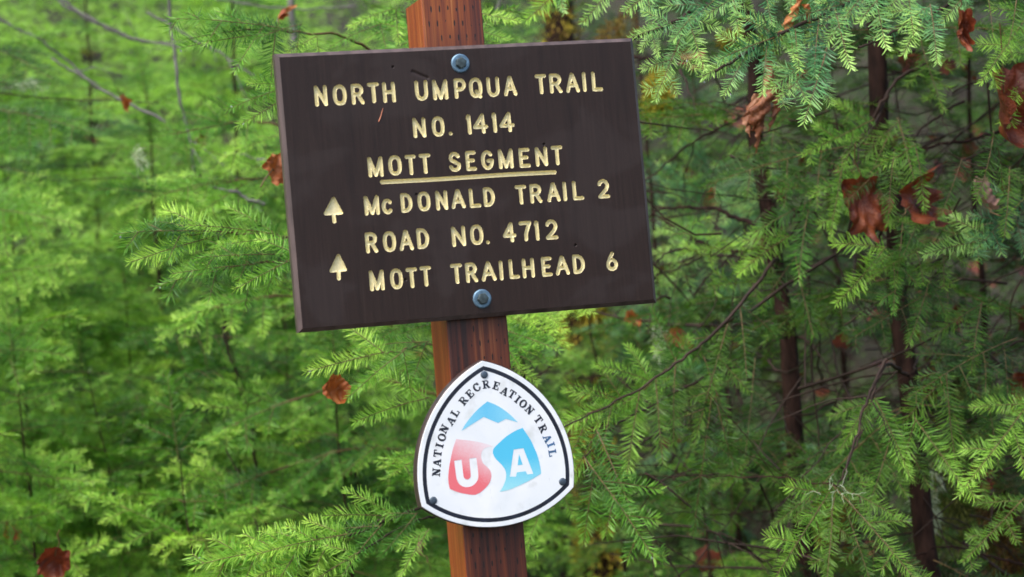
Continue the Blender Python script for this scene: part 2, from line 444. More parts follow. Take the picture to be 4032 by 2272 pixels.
GL = {
 'N': [[(0, 0), (0, 1), (1, 0), (1, 1)]], 'O': [oval()], 'T': [[(0, 1), (1, 1)], [(.5, 1), (.5, 0)]],
 'R': [[(0, 0), (0, 1), (.5, 1)]+arc(.5, .74, .46, .26, 90, -90)+[(0, .48)], [(.5, .48), (1, 0)]],
 'P': [[(0, 0), (0, 1), (.5, 1)]+arc(.5, .72, .5, .28, 90, -90)+[(0, .44)]],
 'H': [[(0, 0), (0, 1)], [(1, 0), (1, 1)], [(0, .52), (1, .52)]],
 'U': [[(0, 1), (0, .36)]+arc(.5, .36, .5, .36, 180, 360, 14)+[(1, 1)]],
 'M': [[(0, 0), (0, 1), (.5, .02), (1, 1), (1, 0)]],
 'Q': [oval(), [(.55, .27), (.92, -.04)]],
 'A': [[(0, 0), (.47, 1), (.53, 1), (1, 0)], [(.2, .33), (.8, .33)]],
 'I': [[(.5, 0), (.5, 1)]], 'L': [[(0, 1), (0, 0), (1, 0)]],
 '.': [[(.5, .0), (.5, .003)]],
 '1': [[(0, .84), (.55, 1), (1, 0)]],
 '4': [[(.74, 0), (.70, 1), (0, .30), (1, .30)]],
 'S': [arc(.5, .75, .45, .25, 20, 200, 12)+[(.10, .62), (.5, .50), (.88, .38)]+arc(.5, .26, .5, .26, 20, -165, 12)],
 'E': [[(1, 1), (0, 1), (0, 0), (1, 0)], [(0, .52), (.78, .52)]],
 'G': [arc(.5, .5, .5, .5, 42, 180, 10)+arc(.5, .5, .5, .5, 190, 350, 12)+[(1, .45), (.58, .45)]],
 'D': [[(0, 0), (0, 1), (.35, 1)]+arc(.35, .5, .65, .5, 90, -90, 14)+[(0, 0)]],
 'c': [arc(.5, .37, .5, .37, 45, 315, 18)],
 '7': [[(0, 1), (1, 1), (.66, .55), (.52, .3), (.5, 0)]],
 '2': [arc(.5, .70, .48, .30, 160, -20, 12)+[(.78, .42), (.0, 0), (1, 0)]],
 '6': [[(.62, 1.0), (.35, .78), (.1, .48)]+arc(.5, .30, .5, .30, 170, 520, 20)],
}
GL['1'] = [[(0, .86), (.62, 1.0), (1, .97), (1, 0)]]
for (bx0, bz0, bx1, bz1, tz0, tz1, line) in ROWS:
    for ch, xl, xr in line:
        xm = (xl+xr)/2; t = (xm-bx0)/(bx1-bx0)
        zb = bz0+(bz1-bz0)*t; zt = tz0+(tz1-tz0)*t
        rm = RS*1000
        x0, x1, y0, y1 = xl+rm, xr-rm, zb+rm, zt-rm
        if ch in 'I.': x0 = x1 = xm; 
        sl = (bz1-bz0)/(bx1-bx0)
        g = len(glyph_names); glyph_names.append(ch)
        jit = NR.normal(0, .22, 2)
        for st in GL[ch]:
            P = [((x0+(x1-x0)*u)+jit[0]*.6, y0+(y1-y0)*v+sl*((x0+(x1-x0)*u)-xm)+jit[1]) for u, v in st]
            for p, q in zip(P[:-1], P[1:]): segs.append((*p, *q)); gid.append(g)
g_ul = len(glyph_names); glyph_names.append('underline')
ux = np.linspace(-127.7, 124.3, 12)
uz = 6.2-(ux+127.7)/252*1.0+.35*np.sin(ux/31.)
for q in range(11): segs.append((ux[q], uz[q], ux[q+1], uz[q+1])); gid.append(g_ul)
segs = np.array(segs)/1000; gid = np.array(gid)
tri = []
for tip, l_, r_, jn, ft in ([(-197.9, -11.9), (-210.9, -31.9), (-188.9, -32.1), (-199.8, -33.5), (-199.7, -43.4)],
                            [(-198.1, -90.8), (-209.8, -110.7), (-190.4, -110.2), (-199.5, -111.5), (-200.3, -121.8)]):
    g = len(glyph_names); glyph_names.append('arrow')
    tri.append((g, np.array([tip, l_, r_])/1000, np.array([jn, ft])/1000))

h = .00062
nx = int(round(W_/h/14))*14; nz = int(round(H_/h/14))*14
xs = np.linspace(-W_/2, W_/2, nx+1); zs_ = np.linspace(-H_/2, H_/2, nz+1)
X, Z = np.meshgrid(xs, zs_)
SD = np.full(X.shape, .05); GI = np.full(X.shape, -1)


def window(x0, x1, z0, z1, pad=.008):
    i0 = max(0, np.searchsorted(zs_, z0-pad)); i1 = np.searchsorted(zs_, z1+pad)
    j0 = max(0, np.searchsorted(xs, x0-pad)); j1 = np.searchsorted(xs, x1+pad)
    return slice(i0, i1), slice(j0, j1)


def segdist(PX, PZ, s):
    x0, z0, x1, z1 = s
    dx, dz = x1-x0, z1-z0; L = dx*dx+dz*dz+1e-12
    t = np.clip(((PX-x0)*dx+(PZ-z0)*dz)/L, 0, 1)
    return np.hypot(PX-x0-t*dx, PZ-z0-t*dz)


for s, g in zip(segs, gid):
    w = window(min(s[0], s[2]), max(s[0], s[2]), min(s[1], s[3]), max(s[1], s[3]))
    d = segdist(X[w], Z[w], s)-RS*(1 if g != g_ul else 1.08)
    better = d < SD[w]
    SD[w] = np.where(better, d, SD[w]); GI[w] = np.where(better, g, GI[w])
for g, T3, st in tri:
    w = window(T3[:, 0].min(), T3[:, 0].max(), st[1, 1], T3[:, 1].max())
    px, pz = X[w], Z[w]
    cen = T3.mean(0); ins = np.full(px.shape, True); de = np.full(px.shape, 9.)
    for q in range(3):
        p0, p1 = T3[q], T3[(q+1) % 3]
        side = (p1[0]-p0[0])*(pz-p0[1])-(p1[1]-p0[1])*(px-p0[0])
        sc_ = (p1[0]-p0[0])*(cen[1]-p0[1])-(p1[1]-p0[1])*(cen[0]-p0[0])
        ins &= (side*sc_ > 0)
        de = np.minimum(de, segdist(px, pz, (*p0, *p1)))
    d = np.where(ins, -de, de)-.0024
    d = np.minimum(d, segdist(px, pz, (*st[0], *st[1]))-.0027)
    better = d < SD[w]
    SD[w] = np.where(better, d, SD[w]); GI[w] = np.where(better, g, GI[w])
# slight waviness of the hand guided router
SD = SD+.00012*np.sin(X*900+3*np.sin(Z*500))*np.cos(Z*700)
gz, gxx = np.gradient(SD, zs_, xs)
gn = np.hypot(gz, gxx)+1e-6
near = np.abs(SD) < .52*h
XS = np.where(near, X-SD*gxx/gn, X); ZS = np.where(near, Z-SD*gz/gn, Z)
XS[:, 0], XS[:, -1] = xs[0], xs[-1]
din = np.clip(-np.where(near, 0, SD)/RS, 0, 1)
DEP = .0042*np.sqrt(np.clip(1-(1-din)**2, 0, 1))
# gouge in the wood left of the upper bolt, and old nail holes
gd = segdist(X, Z, (-.070, .1574, -.050, .1477))
DEP = DEP+.0016*np.exp(-(gd/.0022)**2)*(SD > .001)
for hx, hz in ((-80.23, -13.5), (-106.5, -130.7), (112.02, 45.47), (145.64, -100.45), (-98.09, 165.37)):
    hd = np.hypot(X-hx/1000, Z-hz/1000)
    DEP = DEP+.003*(hd < .0017)*(SD > .0005)
fine_mask = (SD < h*2.2) | (gd < .007)
for hx, hz in ((-80.23, -13.5), (-106.5, -130.7), (112.02, 45.47), (145.64, -100.45), (-98.09, 165.37)):
    fine_mask |= np.hypot(X-hx/1000, Z-hz/1000) < .003
PV = np.stack([XS, DEP, ZS], -1)
vid = np.arange(X.size).reshape(X.shape)
body_f, groove_f = [], {g: [] for g in range(len(glyph_names))}
cs = np.minimum.reduce([SD[:-1, :-1], SD[1:, :-1], SD[:-1, 1:], SD[1:, 1:]])
mid_sd = (SD[:-1, :-1]+SD[1:, :-1]+SD[:-1, 1:]+SD[1:, 1:])/4
cg = GI[:-1, :-1]
quad = np.stack([vid[:-1, :-1], vid[:-1, 1:], vid[1:, 1:], vid[1:, :-1]], -1)
TS = 14
for ti in range(0, nz, TS):
    for tj in range(0, nx, TS):
        if fine_mask[ti:ti+TS+1, tj:tj+TS+1].any():
            q = quad[ti:ti+TS, tj:tj+TS].reshape(-1, 4); sd = mid_sd[ti:ti+TS, tj:tj+TS].ravel(); gg = cg[ti:ti+TS, tj:tj+TS].ravel()
            inside = sd < 0
            body_f.append(q[~inside])
            for g in np.unique(gg[inside]):
                if g >= 0: groove_f[g].append(q[inside & (gg == g)])
        else:
            body_f.append(np.array([[vid[ti, tj], vid[ti, tj+TS], vid[ti+TS, tj+TS], vid[ti+TS, tj]]]))


def submesh(name, faces, mats, smooth=True):
    u, inv = np.unique(faces.ravel(), return_inverse=True)
    return mesh(name, PV.reshape(-1, 3)[u], inv.reshape(faces.shape), mats, smooth=smooth)


board_root = place('sign_board', None, BX, 0, BZ, post_root)
board_root.rotation_euler = (0, -TILT, 0)
place('board_face', submesh('board_face', np.concatenate(body_f), [M_board], smooth=False), BX, 0, BZ, board_root)
# body: chamfers, edges and back, butted to the face
w0, h0, w1, h1 = W_/2, H_/2, W_/2+CH, H_/2+CH
ring = lambda w, hh, y: [(-w, y, -hh), (w, y, -hh), (w, y, hh), (-w, y, hh)]
V = ring(w0, h0, 0)+ring(w1, h1, CH)+ring(w1, h1, T_-.0005)
Fb = []
for r_ in (0, 4):
    for q in range(4): Fb.append([r_+q, r_+4+q, r_+4+(q+1) % 4, r_+(q+1) % 4][::-1])
Fb.append([11, 10, 9, 8][::-1])
me = mesh('board_body', np.array(V), Fb, [M_board, M_side], midx=[1, 1, 1, 1, 1, 1, 1, 1, 0])
place('board_body', me, BX, 0, BZ, board_root)
for g, nm in enumerate(glyph_names):
    if not groove_f[g]: continue
    nm2 = {'underline': 'underline_groove', 'arrow': 'up_arrow'}.get(nm, 'letter')
    place(nm2, submesh(nm2, np.concatenate(groove_f[g]), [M_groove]), BX, 0, BZ, board_root)


def lathe(prof_, k=40, sides_flat=None):
    """profile of (radius, y) turned about the Y axis, towards the viewer is -Y"""
    V, Fq = [], []
    for r, y in prof_:
        for q in range(k):
            th = 2*math.pi*q/k; V.append((r*math.cos(th), y, r*math.sin(th)))
    for r in range(len(prof_)-1):
        for q in range(k): Fq.append([r*k+q, r*k+(q+1) % k, (r+1)*k+(q+1) % k, (r+1)*k+q])
    return np.array(V), Fq


for q, (hx, hz, ang) in enumerate(((-.0019, .1659, 20), (.0023, -.1656, 5))):
    bolt = place('lag_bolt', None, BX+hx, 0, BZ+hz, post_root)
    V, Fq = lathe([(.0001, -.0022), (.0118, -.0022), (.0132, -.0014), (.0135, .0)])
    place('washer', mesh('washer', V, Fq, [M_zinc], smooth=False), BX+hx, 0, BZ+hz, bolt)
    hexr = []
    for r, y, kk in ((.0082, -.0023, 6), (.0082, -.0066, 6), (.0070, -.0080, 6), (.0001, -.0083, 6)):
        hexr.append((r, y))
    V, Fq = lathe(hexr, 6)
    c_, s_ = math.cos(rad(ang)), math.sin(rad(ang))
    V[:, [0, 2]] = V[:, [0, 2]]@np.array([[c_, s_], [-s_, c_]])
    place('hex_head', mesh('hex_head', V, Fq, [M_bolt]), BX+hx, 0, BZ+hz, bolt)

# ---- the triangular trail marker
def A3(p, q, r):
    ax, ay, bx, by, cx, cy = *p, *q, *r
    d = 2*(ax*(by-cy)+bx*(cy-ay)+cx*(ay-by))
    ux_ = ((ax*ax+ay*ay)*(by-cy)+(bx*bx+by*by)*(cy-ay)+(cx*cx+cy*cy)*(ay-by))/d
    uy_ = ((ax*ax+ay*ay)*(cx-bx)+(bx*bx+by*by)*(ax-cx)+(cx*cx+cy*cy)*(bx-ax))/d
    return np.array([ux_, uy_]), math.hypot(ax-ux_, ay-uy_)


PC = [np.array(p) for p in P_CORN]; PM = [np.array(p) for p in P_MID]
circ = [A3(PC[0], PM[0], PC[1]), A3(PC[1], PM[1], PC[2]), A3(PC[2], PM[2], PC[0])]


def isect(c1, r1, c2, r2, nearp):
    d = np.linalg.norm(c2-c1); a_ = (r1*r1-r2*r2+d*d)/(2*d); hh = math.sqrt(max(r1*r1-a_*a_, 0))
    e = (c2-c1)/d; pm = c1+a_*e; n_ = np.array([-e[1], e[0]])
    return min((pm+hh*n_, pm-hh*n_), key=lambda p: np.linalg.norm(p-nearp))


def outline(inset, n=26):
    rs = [(c, r-inset) for c, r in circ]
    k0 = isect(*rs[2], *rs[0], PC[0]); k1 = isect(*rs[0], *rs[1], PC[1]); k2 = isect(*rs[1], *rs[2], PC[2])
    pts = []
    for (c, r), p, q in ((rs[0], k0, k1), (rs[1], k1, k2), (rs[2], k2, k0)):
        a0 = math.atan2(*(p-c)[::-1]); a1 = math.atan2(*(q-c)[::-1])
        while a1-a0 > math.pi: a1 -= 2*math.pi
        while a1-a0 < -math.pi: a1 += 2*math.pi
        for t in np.linspace(a0, a1, n, endpoint=False): pts.append((c[0]+r*math.cos(t), c[1]+r*math.sin(t)))
    return np.array(pts)/1000


PXC, PZC = 0., -.37                          # origin of the marker in board coordinates


def band(name, outs, mats, midx=None, cap0=False, cap1=False, smooth=False):
    """stack of outlines [(pts, y)], side by side"""
    n_ = len(outs[0][0]); V = []
    for pts, y in outs: V += [(p[0]-PXC, y, p[1]-PZC) for p in pts]
    Fq = []; mi = []
    for r in range(len(outs)-1):
        for q in range(n_): Fq.append([r*n_+q, r*n_+(q+1) % n_, (r+1)*n_+(q+1) % n_, (r+1)*n_+q]); mi.append(midx[r] if midx else 0)
    if cap1: Fq.append([(len(outs)-1)*n_+q for q in range(n_)]); mi.append(midx[-1] if midx else 0)
    if cap0: Fq.append([q for q in range(n_)][::-1]); mi.append(0)
    return mesh(name, np.array(V), Fq, mats, midx=mi, smooth=smooth)


def plate_white():
    m, n, b = new_mat('white_marker_paint')
    g = noise(n, 14, 4, dist=.5); g2 = noise(n, 1, 3, mapscale=(90, 90, 9)); g3 = noise(n, 30, 5)
    c = ramp(n, [(.35, (.76, .81, .84)), (.65, (.86, .89, .92))], g)
    f = math_(n, 'MULTIPLY', ramp(n, [(.56, (0, 0, 0)), (.78, (1, 1, 1))], g3), math_(n, 'MULTIPLY', g2, 1.0))
    c = mixc(n, f, c, (.38, .41, .35))
    scr = math_(n, 'GREATER_THAN', noise(n, 1, 2, mapscale=(900, 900, 40), dist=1.), .74)
    c = mixc(n, math_(n, 'MULTIPLY', scr, .5), c, (.45, .47, .46))
    n.links.new(c, b.inputs['Base Color']); b.inputs['Roughness'].default_value = .3
    return m


def faded(name, strong, weak, f_expr):
    m, n, b = new_mat(name)
    tc = n.nodes.new('ShaderNodeTexCoord'); s = n.nodes.new('ShaderNodeSeparateXYZ'); n.links.new(tc.outputs['Object'], s.inputs[0])
    g = noise(n, 600, 2); g2 = noise(n, 25, 3)
    f = f_expr(n, s.outputs[0], s.outputs[2])
    f = math_(n, 'ADD', f, math_(n, 'ADD', math_(n, 'MULTIPLY', math_(n, 'SUBTRACT', g, .5), .35), math_(n, 'MULTIPLY', math_(n, 'SUBTRACT', g2, .5), .4)))
    n.links.new(ramp(n, [(.0, strong), (.5, tuple((p*.5+q*.5) for p, q in zip(strong, weak))), (1., weak)], f), b.inputs['Base Color'])
    b.inputs['Roughness'].default_value = .32
    return m


M_white = plate_white()
M_ink = simple('navy_black_ink', (.010, .014, .028), .35, nscale=60, var=.5)
M_inkf = simple('faded_blue_ink', (.045, .13, .27), .4, nscale=120, var=.4)
# local coords: x right, z up, origin at board(0,-.37); printed colours bleached towards the top right (red) and the foot (blue)
M_red = faded('bleached_red_print', (.80, .17, .20), (.82, .72, .76),
              lambda n, x, z: math_(n, 'ADD', math_(n, 'MULTIPLY', math_(n, 'ADD', x, .050), 11.), math_(n, 'MULTIPLY', math_(n, 'ADD', z, .030), 17.)))
M_blue = faded('bleached_blue_print', (.09, .54, .80), (.36, .76, .83),
               lambda n, x, z: math_(n, 'MULTIPLY', math_(n, 'SUBTRACT', -.022, z), 22.))
M_blue2 = faded('sky_blue_print', (.12, .52, .80), (.30, .70, .86),
                lambda n, x, z: math_(n, 'ADD', math_(n, 'MULTIPLY', math_(n, 'ABSOLUTE', math_(n, 'ADD', x, .005)), 14.), .15))

marker = place('trail_marker', None, BX, 0, BZ-.37, post_root)
o0 = outline(0); oi = outline(-1.2)
me = band('marker_backing', [(oi, .0185), (oi, .0008), (outline(.2), 0.)], [M_backing], cap0=True, cap1=True)
place('backing_board', me, BX, 0, BZ-.37, marker)
YF = -.0022
r0, r1 = outline(6.8), outline(12.6)
me = band('marker_plate', [(o0, -.0002), (outline(0), YF+.0006), (outline(.5), YF), (r0, YF)], [M_white])
place('plate_rim', me, BX, 0, BZ-.37, marker)
place('border_line', band('border_line', [(r0, YF), (r1, YF)], [M_ink]), BX, 0, BZ-.37, marker)
me = band('plate_face', [(r1, YF), (outline(13.1), YF)], [M_white], cap1=True)
place('plate_face', me, BX, 0, BZ-.37, marker)


def resample(pts, corners=(), sub=4):
    """closed Catmull-Rom through pts; indices in corners stay sharp"""
    P = np.array(pts, float); n_ = len(P); out = []
    for q in range(n_):
        p0, p1, p2, p3 = P[q-1], P[q], P[(q+1) % n_], P[(q+2) % n_]
        if q in corners: p0 = p1-(p2-p1)
        if (q+1) % n_ in corners: p3 = p2+(p2-p1)
        for t in np.linspace(0, 1, sub, endpoint=False):
            out.append(.5*((2*p1)+(-p0+p2)*t+(2*p0-5*p1+4*p2-p3)*t*t+(-p0+3*p1-3*p2+p3)*t**3))
    return np.array(out)/1000


def flat_poly(name, pts, mat, y, holes=()):
    """flat shape with holes, triangulated"""
    from mathutils.geometry import delaunay_2d_cdt
    loops = [pts]+list(holes)
    co, ed = [], []
    for L in loops:
        s0 = len(co); co += [Vector((float(p[0]), float(p[1]))) for p in L]
        ed += [(s0+q, s0+(q+1) % len(L)) for q in range(len(L))]
    vs, _, fs, _, _, _ = delaunay_2d_cdt(co, ed, [], 0, 1e-7)

    def inside(p, L):
        x, y_ = p; c_ = False; j_ = len(L)-1
        for i_ in range(len(L)):
            if (L[i_][1] > y_) != (L[j_][1] > y_) and x < (L[j_][0]-L[i_][0])*(y_-L[i_][1])/(L[j_][1]-L[i_][1])+L[i_][0]: c_ = not c_
            j_ = i_
        return c_
    keep = []
    for f in fs:
        c_ = sum((vs[v] for v in f), Vector((0, 0)))/len(f)
        if inside(c_, pts) and not any(inside(c_, H) for H in holes):
            a_, b2, c3 = [vs[v] for v in f][:3]
            keep.append(list(f) if (b2-a_).cross(c3-a_) > 0 else list(f)[::-1])
    return mesh(name, np.array([(v.x-PXC, y, v.y-PZC) for v in vs]), keep, [mat])


YP = YF-.00022
mount = resample(P_MOUNT, {0, 5, 6, 7, 8, 9})
redp = resample(P_RED, {0, 5, 9, 21})
bluep = resample(P_BLUE, {0, 14, 18})
up_ = resample(P_U, {0, 11, 12, 20}); ap_ = resample(P_A, set(range(8)), 1); ac_ = resample(P_AC, {0, 1, 2}, 1)
# the marker emblem: mountain, red field with U, blue field with A, the S left white between them
place('mountain_print', flat_poly('mountain_print', mount, M_blue2, YP), BX, 0, BZ-.37, marker)
place('red_field', flat_poly('red_field', redp, M_red, YP, [up_]), BX, 0, BZ-.37, marker)
place('blue_field', flat_poly('blue_field', bluep, M_blue, YP, [ap_]), BX, 0, BZ-.37, marker)
place('blue_field', flat_poly('blue_field', ac_, M_blue, YP), BX, 0, BZ-.37, marker)

# serif letters: boxes (x0,y0,x1,y1), slanted bars and rings, meshed as one clean region
SERIF = {
 'I': (.46, [('b', .12, 0, .34, 1), ('b', 0, 0, .46, .09), ('b', 0, .91, .46, 1)]),
 'L': (.80, [('b', .12, 0, .34, 1), ('b', 0, 0, .80, .09), ('b', 0, .91, .46, 1), ('b', .71, 0, .80, .36)]),
 'T': (.86, [('b', .32, 0, .54, 1), ('b', .20, 0, .66, .09), ('b', 0, .91, .86, 1), ('b', 0, .68, .09, 1), ('b', .77, .68, .86, 1)]),
 'N': (.98, [('b', .14, 0, .24, 1), ('b', .74, 0, .84, 1), ('b', 0, 0, .38, .09), ('b', 0, .91, .32, 1), ('b', .60, .91, .98, 1), ('s', .19, .95, .79, .02, .13)]),
 'A': (1.0, [('s', .17, .03, .47, .97, .045), ('s', .50, .97, .80, .03, .115), ('b', .26, .28, .68, .37), ('b', 0, 0, .35, .09), ('b', .58, 0, 1.0, .09)]),
 'E': (.82, [('b', .12, 0, .34, 1), ('b', 0, 0, .80, .09), ('b', 0, .91, .78, 1), ('b', .30, .46, .58, .55), ('b', .50, .36, .58, .65), ('b', .71, 0, .80, .34), ('b', .69, .70, .78, 1)]),
 'R': (.96, [('b', .12, 0, .34, 1), ('b', 0, 0, .46, .09), ('b', 0, .91, .5, 1), ('o', .48, .745, .32, .255, .19, .165), ('b', .30, .46, .5, .56), ('s', .50, .48, .78, .06, .11), ('b', .74, 0, .96, .09)]),
 'O': (.94, [('o', .47, .5, .47, .52, .24, .42)]),
 'C': (.90, [('c', .46, .5, .46, .52, .24, .42), ('b', .76, .62, .85, .98)]),
}


def serif_letter(ch, hgt, cx, cz, ang, mat):
    wdt, prims = SERIF[ch]
    g = .035
    xs2 = np.arange(-.08, wdt+.09, g); ys2 = np.arange(-.08, 1.09, g)
    GX2, GY2 = np.meshgrid(xs2, ys2); f = np.full(GX2.shape, 9.)
    for p in prims:
        if p[0] == 'b':
            _, x0, y0, x1, y1 = p
            d = np.maximum(np.maximum(x0-GX2, GX2-x1), np.maximum(y0-GY2, GY2-y1))
        elif p[0] == 's':
            _, x0, y0, x1, y1, r = p
            L = math.hypot(x1-x0, y1-y0); ex, ey = (x1-x0)/L, (y1-y0)/L
            u = (GX2-x0)*ex+(GY2-y0)*ey; v = -(GX2-x0)*ey+(GY2-y0)*ex
            d = np.maximum(np.maximum(-u, u-L), np.abs(v)-r)
        else:
            _, ox, oy, ra, rb, rc, rd = p
            d1 = (np.hypot((GX2-ox)/ra, (GY2-oy)/rb)-1)*min(ra, rb); d2 = (1-np.hypot((GX2-ox)/rc, (GY2-oy)/rd))*min(rc, rd)
            d = np.maximum(d1, d2)
            if p[0] == 'c': d = np.maximum(d, np.minimum(.18-np.abs(GY2-.5), 9)*np.where(GX2 > .5, 1, -1)*1.0)if False else np.where((GX2 > .55) & (np.abs(GY2-.48) < .16), .05, d)
            if ch == 'R': d = np.maximum(d, .46-GX2)
        f = np.minimum(f, d)
    f = f-.022
    V, Fl, cache = [], [], {}

    def vert(key, x, y):
        if key not in cache: cache[key] = len(V); V.append((x, y))
        return cache[key]
    ny, nx2 = f.shape
    for i in range(ny-1):
        for j in range(nx2-1):
            cor = [(i, j), (i, j+1), (i+1, j+1), (i+1, j)]
            fv = [f[c] for c in cor]
            if min(fv) >= 0: continue
            poly = []
            for q in range(4):
                c0, c1, f0, f1 = cor[q], cor[(q+1) % 4], fv[q], fv[(q+1) % 4]
                if f0 < 0: poly.append(vert(c0, xs2[c0[1]], ys2[c0[0]]))
                if (f0 < 0) != (f1 < 0):
                    t = f0/(f0-f1); kx = (min(c0, c1), max(c0, c1))
                    poly.append(vert(kx, xs2[c0[1]]+t*(xs2[c1[1]]-xs2[c0[1]]), ys2[c0[0]]+t*(ys2[c1[0]]-ys2[c0[0]])))
            if len(poly) > 2: Fl.append(poly)
    V = np.array(V); V = (V-[wdt/2, .5])*hgt
    c_, s_ = math.cos(ang), math.sin(ang)
    x = V[:, 0]*c_-V[:, 1]*s_+cx; z = V[:, 0]*s_+V[:, 1]*c_+cz
    return mesh('marker_letter', np.stack([x-PXC, np.full(len(x), YP), z-PZC], -1), Fl, [mat])


cen_t = [(p[1]/1000, p[2]/1000) for p in P_TEXT]
for q, (ch, x, z) in enumerate(P_TEXT):
    def tang(a_, b2): return math.atan2(cen_t[b2][1]-cen_t[a_][1], cen_t[b2][0]-cen_t[a_][0])
    lo, hi = (0, 10) if q <= 10 else (12, len(P_TEXT)-1)
    if q == 11: ang = rad(4)
    else:
        a_, b2 = max(lo, q-1), min(hi, q+1)
        ang = tang(a_, b2)
    if q == 12: ang = rad(-22)
    if q == 10: ang = rad(33)
    place('marker_letter', serif_letter(ch, .0110, x/1000, z/1000, ang, M_inkf if q >= 20 else M_ink), BX, 0, BZ-.37, marker)
for x, z in P_NAIL:
    V, Fq = lathe([(.0001, -.0016), (.0036, -.0015), (.0052, -.0009), (.0054, 0)], 20)
    place('nail', mesh('nail', V+np.array([x/1000-PXC, YF-.0001, z/1000-PZC]), Fq, [M_nail], smooth=True), BX, 0, BZ-.37, marker)

# dry needle stuck to the wet board
P = np.array([(-.1181, 0, .1079), (-.1201, 0, .1026), (-.1222, 0, .0966), (-.1246, 0, .0915), (-.1261, 0, .0888)])
V, Fq = tube(P, [.0002, .0006, .0008, .0009, .0006], 5)
obj('dead_needle', mesh('dead_needle', V+np.array([0, -.0008, 0]), Fq, [simple('orange_dry_needle', (.55, .20, .11), .5)], smooth=True),
    loc=(BX, 0, BZ), label='single orange dry conifer needle stuck to the sign board under the word NORTH', cat='needle')

# ------------------------------------------------------------------ fir branches
def needles(P, L, w, sp, ang, rng, tint0, tint1, seg2=True, flat=.45):
    """two ranks of needles along polyline P (in-plane normal +Z). returns V,F,tint"""
    P = np.asarray(P); d = np.diff(P, axis=0); sl = np.linalg.norm(d, axis=1); cum = np.concatenate([[0], np.cumsum(sl)])
    tot = cum[-1]; n = max(3, int(tot/sp))
    s = (np.arange(n)+.5)/n*tot
    s = np.repeat(s, 2)+rng.normal(0, sp*.25, 2*n); s = np.clip(s, 0, tot*.999)
    k = np.clip(np.searchsorted(cum, s)-1, 0, len(d)-1)
    t = (s-cum[k])/sl[k]; p = P[k]+d[k]*t[:, None]; T = d[k]/sl[k][:, None]
    up = np.array([0, 0, 1.]); B = np.cross(up, T); B /= np.linalg.norm(B, axis=1)[:, None]+1e-9
    Nn = np.cross(T, B)
    side = np.tile([1., -1.], n)
    q = s/tot
    ln = L*(.72+.28*np.sin(np.clip(q*1.15, 0, 1)*math.pi))*rng.uniform(.8, 1.12, 2*n)
    ln *= np.where(q > .9, .75, 1)
    a_ = np.radians(ang*(1-.45*q**3)+rng.normal(0, 9, 2*n)); el = rng.normal(.10, flat, 2*n)
    dirv = np.cos(a_)[:, None]*T+np.sin(a_)[:, None]*(side*np.cos(el))[:, None]*B+(np.sin(a_)*np.sin(el))[:, None]*Nn
    dirv /= np.linalg.norm(dirv, axis=1)[:, None]
    sd = np.cross(dirv, Nn+rng.normal(0, .45, (2*n, 3))); sd /= np.linalg.norm(sd, axis=1)[:, None]+1e-9
    ww = w*rng.uniform(.8, 1.15, 2*n)
    curl = np.cross(sd, dirv)*(ln*rng.normal(.10, .07, 2*n))[:, None]
    tint = (tint0+(tint1-tint0)*q**1.6)+rng.normal(0, .07, 2*n)
    if seg2:
        pts = [p-sd*ww[:, None]*.25, p+sd*ww[:, None]*.25,
               p+dirv*ln[:, None]*.55+sd*ww[:, None]*.5, p+dirv*ln[:, None]*.55-sd*ww[:, None]*.5,
               p+dirv*ln[:, None]+sd*ww[:, None]*.22+curl, p+dirv*ln[:, None]-sd*ww[:, None]*.22+curl]
        V = np.stack(pts, 1).reshape(-1, 3); b0 = np.arange(2*n)[:, None]*6
        Fq = np.concatenate([b0+np.array([[0, 1, 2, 3]]), b0+np.array([[3, 2, 4, 5]])])
        return V, Fq, np.repeat(tint, 6)
    pts = [p, p+dirv*ln[:, None]*.5+sd*ww[:, None]*.5, p+dirv*ln[:, None]+curl, p+dirv*ln[:, None]*.5-sd*ww[:, None]*.5]
    V = np.stack(pts, 1).reshape(-1, 3); b0 = np.arange(2*n)[:, None]*4
    return V, b0+np.array([[0, 1, 2, 3]]), np.repeat(tint, 4)


def shoot_pts(p0, d0, L, rng, droop=.1, n=6, wob=.02):
    d0 = np.array(d0, float); d0 /= np.linalg.norm(d0)
    P = [np.array(p0, float)]; d = d0.copy()
    for q in range(n-1):
        d = d+np.array([0, 0, -droop/(n-1)])+rng.normal(0, wob, 3); d /= np.linalg.norm(d)
        P.append(P[-1]+d*L/(n-1))
    return np.array(P)


